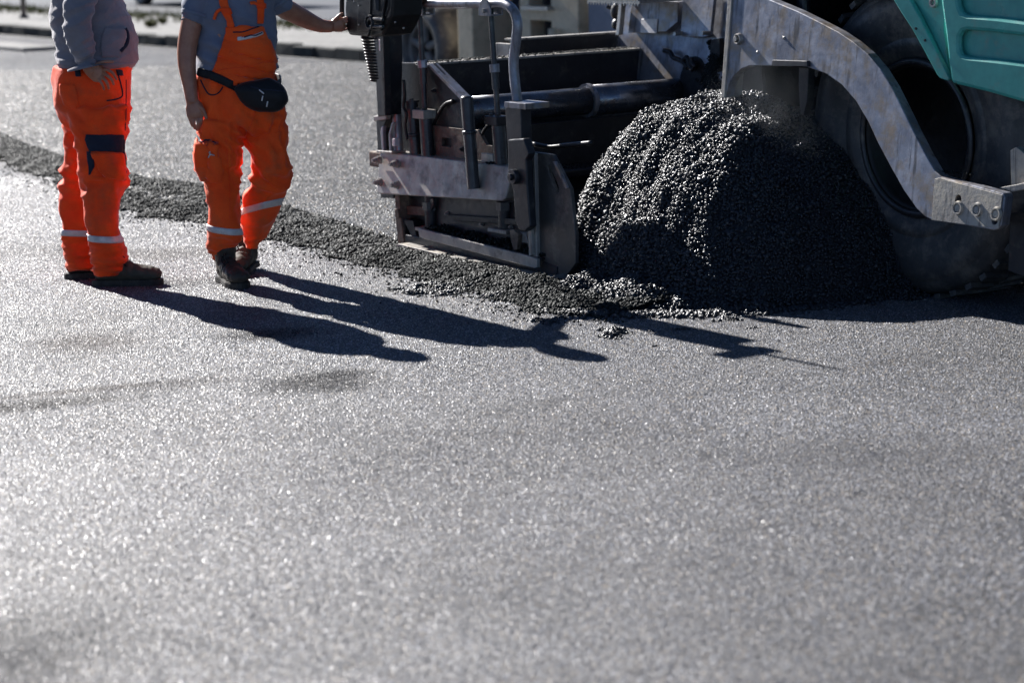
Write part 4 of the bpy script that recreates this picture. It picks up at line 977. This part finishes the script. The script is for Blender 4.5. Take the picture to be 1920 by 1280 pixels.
def boot(root, base, heel, ang, L, mat, hgt=.17, label=None, pitch=0.):
    T_ = Matrix.Translation(heel) @ Matrix.Rotation(ang, 4, 'Z') @ Matrix.Rotation(pitch, 4, 'Y')
    k = L/.31; m_ = MB()
    m_.tube([(.006*k, 0, .055), (.03*k, 0, .058), (.08*k, 0, .064), (.13*k, 0, .064), (.17*k, 0, .058), (.22*k, 0, .052), (.26*k, 0, .049), (.29*k, 0, .045), (.306*k, 0, .040)],
            [(.028, .024), (.040, .035), (.048, .039), (.050, .041), (.043, .046), (.036, .050), (.034, .048), (.027, .040), (.015, .024)], 20, upv=Vector((0, 0, 1)))
    m_.tube([(.062*k, 0, .05), (.064*k, 0, .10), (.066*k, 0, hgt)], [(.054, .040), (.056, .044), (.058, .050)], 20, upv=Vector((1, 0, 0)))
    me = fuse(m_, .0055, 2); me.transform(Matrix.Diagonal((1., 1.12, 1.10, 1.)))
    wrinkle(me, lambda p: .0045*noise.noise(p*34)+.004*math.sin(p.x*150)*max(0, 1-abs(p.x-.17*k)/.05)*(p.z > .06))
    me.transform(T_); b_ = put('boot', me, mat, root, base, label=label)
    q = MB(); out = [(0, -.028), (.03, -.040), (.10, -.036), (.17, -.046), (.23, -.053), (.275, -.045), (.305, -.025), (.314, 0), (.305, .025), (.275, .045), (.23, .053), (.17, .046), (.10, .036), (.03, .040), (0, .028), (-.008, 0)]
    q.prism([(x*k*1.02-.003, y*1.14) for x, y in out], 0, .030, axis='z'); me = bpy.data.meshes.new('s'); 
    bmesh.ops.bevel(q.bm, geom=q.bm.edges[:], offset=.004, segments=2, affect='EDGES'); q.bm.to_mesh(me); q.bm.free(); me.transform(T_); put('sole', me, M['sole'], root, base, parent=b_, smooth=False)
    q = MB()
    for i in range(5):
        x = (.105+.020*i)*k; z = .112-.0085*i
        q.tube(smooth_path([(x, -.030, z-.014), (x+.004, 0, z+.004), (x+.008, .030, z-.014)], 4), .0042, 6)
    q.tube(smooth_path([(.10*k, -.01, .118), (.115*k, -.03, .135), (.14*k, -.045, .12), (.16*k, -.03, .09)], 5), .0034, 6)
    q.tube(smooth_path([(.10*k, .0, .118), (.12*k, -.012, .15), (.15*k, -.03, .135), (.155*k, -.01, .10)], 5), .0034, 6)
    me = bpy.data.meshes.new('s'); q.bm.to_mesh(me); q.bm.free(); me.transform(T_); put('laces', me, M['bag'], root, base, parent=b_)
    return b_
def nz(p, sx, sy, sz, seed=0): return noise.noise(Vector((p.x*sx+seed, p.y*sy, p.z*sz)))
def ridge(p, sx, sy, sz, seed=0): return .45-2*abs(nz(p, sx, sy, sz, seed))

# ------------------------------------------------ man in the grey hoodie (seen from his right side)
B1 = G(205, 532); p1 = empty('person', Matrix.Translation(B1))
tag(p1, 'man in grey hoodie and orange work trousers with navy pocket, hand resting on his hip', 'person')
Y1 = 11.62
near = [(200, 124, 240), (240, 130, 240), (262, 138, 235), (285, 146, 234), (310, 150, 237), (330, 153, 241), (350, 155, 237), (370, 156, 226), (390, 157, 221), (410, 160, 222), (430, 164, 226), (450, 167, 228), (470, 169, 234), (487, 173, 238), (500, 175, 234), (511, 178, 226)]
farl = [(200, 120, 215), (245, 121, 205), (270, 122, 200), (290, 118, 197), (330, 114, 190), (360, 112, 186), (400, 113, 180), (430, 115, 181), (450, 118, 183), (470, 122, 186), (490, 125, 186), (506, 128, 188)]
hips = [(122, 105, 250, Y1, .175), (135, 103, 244, Y1, .185), (150, 101, 241, Y1, .19), (175, 103, 240, Y1, .195), (200, 109, 241, Y1, .19), (225, 118, 240, Y1, .17), (242, 128, 234, Y1, .12)]
m_ = MB(); m_.loft(secs(near, 11.50, .095), 28); m_.loft(secs(farl, 11.75, .09), 28); m_.loft(secs(hips, Y1, .18), 36)
tr = fuse(m_, .009, 3)
def wr1(p):
    z = p.z; low = max(0, 1-z/.32); d = .006*ridge(p, 7, 7, 9, 2)
    d += .011*low*ridge(p, 3, 3, 34, 5)
    kn = math.exp(-((z-.52)/.09)**2); d += .010*kn*ridge(p, 9, 9, 20, 8)
    bt_ = math.exp(-((z-.78)/.10)**2); d += .008*bt_*ridge(p+Vector((0, 0, p.x*.8)), 5, 5, 16, 1)
    return d
wrinkle(tr, wr1, 2.5); BT = bvh_of(tr); tro = put('trousers', tr, M['orange'], p1, B1)
hd = [(129, 112, 246, Y1, .17), (122, 107, 252, Y1, .185), (112, 104, 257, Y1, .19), (103, 105, 256, Y1, .188), (92, 109, 255, Y1, .182), (75, 106, 255, Y1, .18), (55, 99, 250, Y1, .18), (35, 96, 241, Y1, .185), (15, 98, 233, Y1, .19), (-8, 102, 226, Y1, .20), (-28, 108, 220, Y1, .205), (-42, 124, 205, Y1, .15), (-54, 140, 190, Y1, .09), (-64, 146, 184, Y1, .07)]
m_ = MB(); m_.loft(secs(hd, Y1, .18), 36, 2.2)
slv = [at(160, -22, 11.44), at(150, 0, 11.39), at(146, 30, 11.36), at(147, 52, 11.36), at(150, 70, 11.37), at(155, 90, 11.38), at(159, 108, 11.39), at(163, 124, 11.39)]
sm_ = MB(); sm_.tube(smooth_path(slv, 3), list(np.interp(np.arange(22), np.arange(8)*3, [.075, .072, .071, .071, .064, .057, .051, .044])), 20)
fs = [at(162, -22, 11.80), at(135, 20, 11.90), at(122, 45, 11.93), at(140, 85, 11.90), at(165, 112, 11.84)]
m_.tube(smooth_path(fs, 3), list(np.interp(np.arange(13), np.arange(5)*3, [.075, .066, .062, .052, .042])), 18)
ho = fuse(m_, .008, 2)
def wr2(p):
    d = .005*ridge(p, 5, 5, 11, 3); q = toM(p); x = (p.x-B1.x)
    nearm = max(0, 1-abs(p.y-11.36)/.08)
    d += .010*nearm*ridge(p+Vector((0, 0, x*.5)), 2.5, 3, 26, 4)*(p.z > 1.1)
    d += .007*ridge(p+Vector((0, 0, -x*.55)), 2, 3, 15, 7)*(1-nearm)
    d += .009*math.exp(-((p.z-1.075)/.035)**2)*ridge(p, 6, 6, 22, 6)
    return d
wrinkle(ho, wr2, 1.2); BH = bvh_of(ho); hoo = put('hoodie', ho, M['hoodie'], p1, B1)
sl = fuse(sm_, .007, 2); wrinkle(sl, lambda p: .007*ridge(p+Vector((0, 0, -(p.x-B1.x)*.5)), 3, 3, 17, 4)+.004*ridge(p, 9, 9, 9, 2), 1.8)
BSL = bvh_of(sl); put('sleeve', sl, M['hoodie'], p1, B1, hoo)
put('hem_band', ring(BH, at(182, 118, Y1), Vector((.09, 0, 1)), .035, .002, rmax=.3), M['hoodie'], p1, B1, hoo)
put('cuff', ring(BSL, at(162, 121, 11.39), (slv[-1]-slv[-2]), .03, .003, 30, rmax=.08), M['hoodie'], p1, B1, hoo)
put('pocket_opening', drape_line(BH, [(234, 54), (238, 62), (239, 72), (237, 82), (231, 90), (225, 97)], .0105, .001), M['navycloth'], p1, B1, hoo)
put('pocket', drape(BH, [(52, 196, 234), (70, 190, 236), (90, 188, 229), (108, 190, 224)], .003, 12), M['hoodie'], p1, B1, hoo)
m_ = MB(); m_.tube(smooth_path([at(150, -50, 11.62), at(135, -45, 11.62), at(122, -30, 11.62), at(126, -10, 11.62)], 4), [.05]*3+[.075]*6+[.06]*4, 14, flat=1.6); put('hood', fuse(m_, .01, 3), M['hoodie'], p1, B1, hoo)
# body
m_ = MB(); HC1 = at(158, -112, 11.62)
m_.loft([(c, a*.84, b*.84, g) for c, a, b, g in secs(hd, Y1, .18)], 24, 2.2); m_.loft([(c, a*.84, b*.84, g) for c, a, b, g in secs(hips, Y1, .18)], 24)
for L_, YY in ((near, 11.50), (farl, 11.75)): m_.loft([(c, a*.62, b*.66, g) for c, a, b, g in secs(L_[:-1], YY, .09)], 20)
m_.tube([at(163, -50, 11.62), at(165, -75, 11.62), HC1], [.06, .058, .055], 18); head(m_, HC1, -.15)
m_.tube(smooth_path(slv[:-1]+[at(164, 124, 11.39), at(167, 131, 11.395), at(173, 136, 11.40)], 2), [.05, .05, .05, .048, .046, .044, .042, .04, .038, .036, .034, .032, .03, .028, .027, .026, .026, .027, .028], 16)
m_.tube(smooth_path(fs, 2), [.045, .045, .043, .042, .04, .038, .034, .031, .028], 14)
hb = lambda x, y, Y: at(x, y, Y)
m_.tube([hb(170, 134, 11.40), hb(180, 138, 11.398), hb(188, 139, 11.40), hb(192, 140, 11.402)], [(.030, .020), (.042, .017), (.043, .015), (.036, .012)], 14, upv=Vector((0, 0, 1)))
for pts, r in (([(190, 129, 11.40), (201, 131, 11.375), (212, 138, 11.38), (218, 149, 11.395)], .0086), ([(191, 135, 11.40), (200, 141, 11.372), (209, 149, 11.378), (213, 158, 11.395)], .0088), ([(188, 142, 11.40), (196, 149, 11.374), (202, 158, 11.38), (204, 166, 11.395)], .0086), ([(182, 146, 11.40), (188, 153, 11.38), (193, 161, 11.385), (195, 168, 11.395)], .0076), ([(172, 128, 11.40), (183, 120, 11.38), (197, 116, 11.375), (211, 116, 11.385)], .0100)):
    finger(m_, [at(*q) for q in pts], r)
m_.tube([at(165, 112, 11.84), at(180, 125, 11.82), at(192, 132, 11.81)], [.03, .038, .03], 14, flat=.5)
for k in range(4): finger(m_, [at(192, 124+5*k, 11.81), at(203, 128+5*k, 11.80), at(210, 134+5*k, 11.80)], .0088)
finger(m_, [at(176, 122, 11.81), at(186, 113, 11.80), at(194, 110, 11.80)], .0105)
bd = fuse(m_, .0038, 2, .4); put('body', bd, M['skin'], p1, B1)
put('hair', hair(HC1, -.15), M['hair'], p1, B1); eyes(p1, B1, HC1, -.15)
# trouser details
put('pocket_flap', drape(BT, [(253, 161, 231), (262, 160, 231), (273, 163, 232), (284, 168, 229)], .003, 12), M['navycloth'], p1, B1, tro, label='navy pocket flap')
put('pocket_trim', drape(BT, [(284, 163, 170), (300, 165, 176), (312, 166, 177), (328, 167, 169)], .003, 4), M['navycloth'], p1, B1, tro, label='navy pocket trim')
put('pocket_trim', drape(BT, [(262, 230, 232), (285, 229, 232), (305, 232, 236), (326, 235, 236.5)], .003, 3), M['navycloth'], p1, B1, tro, label='navy pocket trim')
put('cargo_pocket', drape(BT, [(286, 171, 229), (305, 178, 231), (322, 186, 234), (336, 200, 233)], .010, 12, .006), M['orange'], p1, B1, tro)
put('front_pocket', drape_line(BT, [(221, 140), (226, 158), (229, 172), (228, 181), (218, 186), (200, 189)], .0035), M['navycloth'], p1, B1, tro)
put('side_seam', drape_line(BT, [(236, 150), (236, 180), (236, 215), (234, 245)], .002), M['navycloth'], p1, B1, tro)
put('back_pocket', drape(BT, [(158, 112, 140), (175, 113, 145), (196, 120, 148), (204, 130, 142)], .002, 8, .003), M['orange'], p1, B1, tro)
put('belt_loop', drape(BT, [(133, 141, 151), (144, 143, 152)], .006, 4), M['navycloth'], p1, B1, tro)
put('belt_loop', drape(BT, [(131, 217, 227), (142, 220, 229)], .006, 4), M['navycloth'], p1, B1, tro)
put('reflective_band', ring(BT, at(196, 444, 11.50), Vector((.10, 0, 1)), .031), M['tape'], p1, B1, tro)
put('reflective_band', ring(BT, at(146, 433, 11.75), Vector((.06, 0, 1)), .031), M['tape'], p1, B1, tro)
put('hem', ring(BT, at(202, 498, 11.50), Vector((.15, 0, 1)), .03, .002), M['orange'], p1, B1, tro)
boot(p1, B1, Vector((at(177, 530, 11.50).x, 11.50, 0)), R(-3), .33, M['bootg'], label='boot with pale scuffed toe')
boot(p1, B1, Vector((at(124, 520, 11.74).x, 11.74, 0)), R(8), .33, M['boot'])

# ------------------------------------------------ man in the bib overalls
B2 = G(450, 520); p2 = empty('person', Matrix.Translation(B2))
tag(p2, 'man in orange bib overalls and grey T-shirt reaching out to the control box', 'person')
Y2 = 11.52; F2 = -.12
fl_ = [(225, 377, 462), (250, 373, 457), (265, 371, 453), (285, 371, 452), (305, 374, 452), (325, 379, 450), (345, 388, 446), (370, 390, 446), (400, 391, 450), (420, 391, 452), (440, 390, 455), (452, 389, 455, 11.48, .085), (464, 388, 448, 11.50, .07), (476, 390, 432, 11.52, .055), (488, 396, 418, 11.53, .04)]
bl_ = [(225, 450, 531, 11.56), (250, 456, 534, 11.54), (270, 464, 539, 11.52), (290, 471, 543, 11.50), (312, 477, 547, 11.50), (328, 467, 546, 11.52), (345, 466, 541, 11.55), (360, 460, 534, 11.58), (380, 456, 527, 11.62), (400, 451, 520, 11.66), (420, 452, 510, 11.70), (440, 454, 499, 11.74), (455, 457, 491, 11.76), (466, 459, 486, 11.77)]
hp_ = [(140, 368, 514, Y2, .145), (155, 366, 518, Y2, .15), (175, 366, 524, Y2, .155), (200, 371, 528, Y2, .16), (225, 375, 531, Y2, .155), (243, 382, 528, Y2, .12), (252, 400, 510, Y2, .07)]
m_ = MB(); m_.loft(secs(fl_, 11.45, .098), 28); m_.loft(secs(bl_, 11.5, .095), 28); m_.loft(secs(hp_, Y2, .15), 36, 2.3)
tr = fuse(m_, .009, 3)
def wr3(p):
    z = p.z; low = max(0, 1-z/.3); d = .006*ridge(p, 8, 8, 7, 12)
    d += .010*low*ridge(p, 3, 3, 30, 15)
    kn = math.exp(-((z-.50)/.10)**2); d += .011*kn*ridge(p+Vector((0, 0, p.x*.5)), 7, 7, 16, 18)
    cr = math.exp(-((z-.72)/.10)**2); d += .010*cr*ridge(p+Vector((0, 0, p.x*.9)), 4, 5, 17, 21)
    d += .007*ridge(p, 16, 16, 1.6, 4)*(z > .55)
    return d
wrinkle(tr, wr3, 2.5); BT = bvh_of(tr); tro = put('trousers', tr, M['orange2'], p2, B2)
ts_ = [(152, 371, 514, Y2, .14), (140, 370, 515, Y2, .148), (125, 369, 517, Y2, .155), (105, 369, 517, Y2, .162), (80, 368, 514, Y2, .158), (50, 371, 513, Y2, .15), (20, 376, 513, Y2, .145), (-5, 380, 512, Y2, .14), (-24, 384, 508, Y2, .13), (-38, 402, 494, Y2, .10), (-50, 424, 472, Y2, .068), (-58, 428, 468, Y2, .062)]
m_ = MB(); m_.loft(secs(ts_, Y2, .15, F2), 36, 2.3)
ra = [at(386, -20, 11.49), at(372, 0, 11.47), at(364, 22, 11.46), at(359, 45, 11.45)]
m_.tube(smooth_path(ra, 4), [.066]*5+[.064]*4+[.0625]*4, 20)
la = [at(500, -18, 11.56), at(518, -4, 11.59), at(530, 14, 11.62)]
m_.tube(smooth_path(la, 4), [.068, .067, .066, .064, .063, .062, .060, .058, .057], 20)
te = fuse(m_, .008, 2)
def wr4(p):
    x = p.x-B2.x; d = .004*ridge(p, 6, 6, 8, 3); d += .009*max(0, min(1, (1.35-p.z)/.2))*ridge(p+Vector((0, 0, x*.35)), 2.5, 3, 20, 9)
    d += .006*ridge(p+Vector((0, 0, x*1.2)), 3, 3, 9, 5); return d
wrinkle(te, wr4, 1.7); BS = bvh_of(te); teo = put('t_shirt', te, M['tee'], p2, B2)
put('sleeve_hem', ring(BS, ra[-1].lerp(ra[-2], .8), ra[-1]-ra[-2], .02, .003, 30, rmax=.1), M['tee'], p2, B2, teo)
put('sleeve_hem', ring(BS, la[-1].lerp(la[-2], .9), la[-1]-la[-2], .02, .003, 30, rmax=.1), M['tee'], p2, B2, teo)
# bib, straps, pockets
BB = bvh_of(te, tr) if False else BVHTree.FromPolygons([v.co+B2 for v in te.vertices]+[v.co+B2 for v in tr.vertices], [list(p.vertices) for p in te.polygons]+[[i+len(te.vertices) for i in p.vertices] for p in tr.polygons])
bib_me = drape(BB, [(50, 425, 491), (62, 426, 494), (75, 421, 502), (95, 413, 510), (112, 407, 516), (128, 402, 513), (142, 398, 510), (155, 396, 510)], .010, 26, .006, 4)
wrinkle(bib_me, lambda p: .005*ridge(p+Vector((0, 0, -(p.x-B2.x)*.3)), 2, 2, 24, 5)*max(0, min(1, (1.16-p.z)/.10))+.0025*ridge(p, 5, 5, 8, 3))
BI = bvh_of(bib_me); bo = put('bib', bib_me, M['orange2'], p2, B2, tro)
put('bib_pocket_slit', drape_line(BI, [(437, 61), (455, 60), (474, 54), (491, 48)], .003), M['navycloth'], p2, B2, bo)
zp = put('zip', drape(BI, [(70, 446, 453), (73, 445, 454)], .004, 3), M['tape'], p2, B2, bo)
put('zip', drape_line(BI, [(446, 74), (456, 73), (474, 69), (492, 62)], .0075, .003), M['tape'], p2, B2, bo)
put('zip_opening', drape_line(BI, [(458, 71), (474, 67), (490, 62)], .003, .010), M['navycloth'], p2, B2, bo)
put('waist_seam', drape_line(BI, [(399, 134), (430, 129), (460, 126), (490, 118), (508, 112)], .0022), M['orange'], p2, B2, bo)
stp = put('strap', drape(BS := BVHTree.FromPolygons([v.co+B2 for v in te.vertices], [list(p.vertices) for p in te.polygons]), [(-30, 408, 424), (-10, 411, 426), (6, 413, 428), (20, 416, 432), (34, 422, 436), (50, 429, 440)], .008, 5, .006), M['orange2'], p2, B2, tro)
put('buckle', drape(BS, [(16, 416, 433), (26, 420, 436)], .014, 4, .008), M['orange'], p2, B2, stp)
put('strap_tail', drape_line(BS, [(417, 18), (409, 22), (405, 30), (403, 38)], .008, .008), M['orange2'], p2, B2, stp)
stp = put('strap', drape(BS, [(-30, 476, 488), (-10, 480, 491), (10, 482, 493), (34, 482, 492), (44, 482, 491)], .008, 5, .006), M['orange2'], p2, B2, tro)
put('buckle', drape(BS, [(6, 480, 494), (16, 481, 494)], .014, 4, .008), M['orange'], p2, B2, stp)
put('strap_tail', drape_line(BS, [(482, 8), (474, 5), (469, 7)], .008, .008), M['orange2'], p2, B2, stp)
put('front_pocket', drape_line(BT, [(376, 150), (384, 166), (392, 177), (403, 178), (412, 172), (418, 163)], .0032), M['navycloth'], p2, B2, tro)
cp_ = drape(BT, [(266, 371, 409), (285, 370, 409), (305, 370, 412), (325, 374, 414), (340, 384, 416)], .016, 12, .008)
wrinkle(cp_, lambda p: .008*ridge(p+Vector((0, 0, p.x*.6)), 14, 14, 22, 7)); cpo = put('cargo_pocket', cp_, M['orange2'], p2, B2, tro)
put('pocket_edge', drape_line(BT, [(372, 264), (385, 263), (398, 266), (410, 268)], .004, .012), M['navycloth'], p2, B2, cpo)
put('pocket_tag', drape(BT, [(287, 396, 404), (294, 396, 404)], .028, 3, .004), M['tape'], p2, B2, cpo)
put('leg_seam', drape_line(BT, [(424, 262), (427, 300), (430, 340), (431, 380), (430, 410)], .0022), M['orange'], p2, B2, tro)
put('fly_seam', drape_line(BT, [(478, 205), (474, 225), (468, 240), (458, 255)], .0022), M['orange'], p2, B2, tro)
put('reflective_band', ring(BT, at(422, 428, 11.45), Vector((.16, 0, 1)), .030), M['tape'], p2, B2, tro)
put('reflective_band', ring(BT, at(488, 389, 11.63), Vector((-.22, .15, 1)), .030), M['tape'], p2, B2, tro)
# body
HC2 = at(432, -118, 11.52); m_ = MB()
m_.loft([(c, a*.86, b*.86, g) for c, a, b, g in secs(ts_, Y2, .15, F2)], 24, 2.2); m_.loft([(c, a*.85, b*.85, g) for c, a, b, g in secs(hp_[:-1], Y2, .15)], 24)
for L_, YY in ((fl_, 11.45), (bl_, 11.5)): m_.loft([(c, a*.62, b*.66, g) for c, a, b, g in secs(L_[:-1], YY, .095)], 20)
m_.tube([at(448, -44, 11.52), at(446, -75, 11.52), HC2], [.066, .06, .058], 18); head(m_, HC2, -.75)
ar = ra+[at(355, 65, 11.445), at(351, 88, 11.44), at(350, 112, 11.43), at(352, 135, 11.42), at(356, 160, 11.41), at(359, 182, 11.40), at(361, 192, 11.398)]
m_.tube(smooth_path(ar, 2), [.05, .05, .052, .052, .051, .05, .050, .0495, .049, .0485, .047, .046, .0445, .043, .040, .037, .034, .032, .031, .030, .030], 18)
m_.tube([at(360, 188, 11.40), at(364, 200, 11.392), at(367, 212, 11.388), at(368, 220, 11.388)], [(.027, .026), (.042, .019), (.046, .017), (.042, .014)], 14, upv=Vector((1, 0, 0)))
for pts, r in (([(377, 216, 11.39), (378, 226, 11.385), (376, 235, 11.39), (374, 242, 11.40)], .0090), ([(370, 220, 11.388), (372, 230, 11.38), (371, 238, 11.385), (370, 244, 11.395)], .0094), ([(362, 219, 11.39), (363, 229, 11.382), (364, 236, 11.387), (365, 241, 11.395)], .0090), ([(355, 215, 11.39), (356, 224, 11.385), (358, 231, 11.39), (360, 236, 11.395)], .0080), ([(372, 197, 11.385), (380, 205, 11.375), (385, 216, 11.375), (388, 227, 11.38)], .0105)):
    finger(m_, [at(*q) for q in pts], r)
al = la+[at(545, 22, 11.655), at(562, 31, 11.69), at(582, 41, 11.725), at(603, 49, 11.75), at(622, 50, 11.765)]
m_.tube(smooth_path(al, 2), [.05, .05, .05, .049, .049, .049, .048, .047, .046, .044, .041, .037, .033, .030, .029], 18)
m_.tube([at(620, 50, 11.768), at(630, 47, 11.772), at(640, 46, 11.775), at(645, 45, 11.775)], [(.026, .024), (.036, .022), (.038, .020), (.030, .016)], 14, upv=Vector((0, 0, 1)))
for pts, r in (([(642, 37, 11.775), (650, 34, 11.768), (657, 33, 11.765), (662, 33, 11.765)], .0095), ([(643, 43, 11.775), (652, 40, 11.768), (659, 38, 11.76), (664, 37, 11.76)], .0095), ([(642, 49, 11.775), (650, 49, 11.79), (655, 47, 11.81), (658, 46, 11.84)], .0090), ([(638, 54, 11.775), (645, 56, 11.795), (650, 55, 11.82), (653, 53, 11.84)], .0080), ([(624, 42, 11.765), (631, 35, 11.75), (637, 29, 11.75), (642, 26, 11.755)], .0105)):
    finger(m_, [at(*q) for q in pts], r)
bd = fuse(m_, .0038, 2, .4); put('body', bd, M['skin'], p2, B2)
put('hair', hair(HC2, -.75), M['hair'], p2, B2); eyes(p2, B2, HC2, -.75)
boot(p2, B2, Vector((at(414, 500, 11.5).x, 11.545, 0)), R(-66), .31, M['boot'], .23)
boot(p2, B2, Vector((at(474, 480, 11.92).x, 11.93, .015)), R(-104), .28, M['bootg'], .21, pitch=R(4))

# bum bag worn on a belt
bg_ = empty('waist_bag', Matrix.Translation(at(495, 180, 11.36)))
tag(bg_, 'black waist bag with silver zip pulls worn over the orange overalls', 'waist bag'); BGo = bg_.location.copy()
BB2 = BVHTree.FromPolygons([v.co+B2 for v in tr.vertices]+[v.co+B2 for v in bib_me.vertices]+[v.co+B2 for v in te.vertices], [list(p.vertices) for p in tr.polygons]+[[i+len(tr.vertices) for i in p.vertices] for p in bib_me.polygons]+[[i+len(tr.vertices)+len(bib_me.vertices) for i in p.vertices] for p in te.polygons])
m_ = MB()
rows = [(147, 494, 508), (152, 466, 515), (159, 444, 526), (167, 440, 534), (177, 445, 539), (188, 451, 540), (197, 460, 538), (205, 472, 532), (210, 486, 518)]
m_.loft(secs([(y, a, b, 11.355, d) for (y, a, b), d in zip(rows, (.02, .04, .052, .060, .064, .064, .06, .05, .03))][::-1], 11.36, .05), 28, 2.6)
me = fuse(m_, .007, 3); wrinkle(me, lambda p: .004*ridge(p+Vector((0, 0, p.x*.4)), 4, 4, 22, 7)); BG = bvh_of(me)
pouch = put('pouch', me, M['bag'], bg_, BGo)
me = drape(BB2, [(131, 375, 379), (140, 375, 381)], .01, 3)
bpy.data.meshes.remove(me)
pts = [(374, 134), (388, 138), (402, 144), (418, 151), (434, 159), (450, 167)]
m_ = MB(); P3 = []
for p in smooth_path([(x, y, 0) for x, y in pts], 4):
    rr = ray(p.x, p.y).normalized(); h = BB2.ray_cast(CAM, rr); n_ = h[1] if h[0] is not None and h[1].dot(CAM-h[0]) > 0 else Vector((0, -1, 0)); q = h[0] if h[0] is not None else at(p.x, p.y, 11.5); P3.append(q+n_*.008)
back = [at(372, 130, 11.47), at(372, 128, 11.56), at(395, 130, 11.67), at(440, 133, 11.70), at(490, 138, 11.68), at(522, 146, 11.58), at(526, 152, 11.46), at(520, 160, 11.37)]
m_.tube(smooth_path(back[::-1], 4)+P3, [(.019, .004)]*(29)+[(.021, .005)]*len(P3), 10, upv=Vector((0, 0, 1)))
me = bpy.data.meshes.new('belt'); bmesh.ops.recalc_face_normals(m_.bm, faces=m_.bm.faces); m_.bm.to_mesh(me); m_.bm.free(); put('belt', me, M['bag'], bg_, BGo)
for pl_ in ([(486, 169), (491, 171), (495, 176)], ):
    put('zip', drape_line(BG, [(470, 163), (490, 168), (512, 170), (534, 172)], .003), M['navycloth'], bg_, BGo, pouch)
for a_, b_ in (((486, 169), (495, 176)), ((493, 180), (491, 189)), ((502, 190), (500, 200))):
    put('zip_pull', drape_line(BG, [a_, ((a_[0]+b_[0])/2, (a_[1]+b_[1])/2), b_], .0032, .004), M['tape'], bg_, BGo, pouch)

# ================================================================= LIGHT, SKY, CAMERA
EL = R(32.3); ldir = Vector((.580, -.815, 0)).normalized()*math.cos(EL); ldir.z = -math.sin(EL)
sun = bpy.data.lights.new('sun', 'SUN'); sun.energy = 5.0; sun.angle = R(.53); sun.color = (1., .965, .93)
so_ = bpy.data.objects.new('sun', sun); COL.objects.link(so_); so_.rotation_euler = ldir.to_track_quat('-Z', 'Y').to_euler(); so_.location = (-20, 25, 20)
w = bpy.data.worlds.new('World'); scn.world = w; w.use_nodes = True
nt = w.node_tree; nt.nodes.clear(); bg = nt.nodes.new('ShaderNodeBackground'); wo = nt.nodes.new('ShaderNodeOutputWorld'); sk = nt.nodes.new('ShaderNodeTexSky')
sk.sky_type = 'NISHITA'; sk.sun_disc = False; sk.sun_elevation = EL; sk.sun_rotation = math.atan2(-ldir.x, -ldir.y); sk.altitude = 3500; sk.air_density = .7; sk.dust_density = .1; sk.ozone_density = 3.
nt.links.new(sk.outputs[0], bg.inputs[0]); bg.inputs[1].default_value = .05; nt.links.new(bg.outputs[0], wo.inputs[0])

cam = bpy.data.cameras.new('camera'); cam.lens = 85; cam.sensor_width = 36; cam.clip_end = 800
co = bpy.data.objects.new('camera', cam); COL.objects.link(co)
mt = Matrix((rt, up, -fw)).transposed().to_4x4(); mt.translation = CAM; co.matrix_world = mt
cam.dof.use_dof = True; cam.dof.focus_distance = 10.7; cam.dof.aperture_fstop = 2.6; cam.dof.aperture_blades = 9
scn.camera = co
scn.view_settings.view_transform = 'Standard'; scn.view_settings.look = 'None'; scn.view_settings.exposure = 1.35; scn.view_settings.gamma = 1
scn.cycles.use_denoising = True
scn.cycles.max_bounces = 6; scn.cycles.sample_clamp_indirect = 6
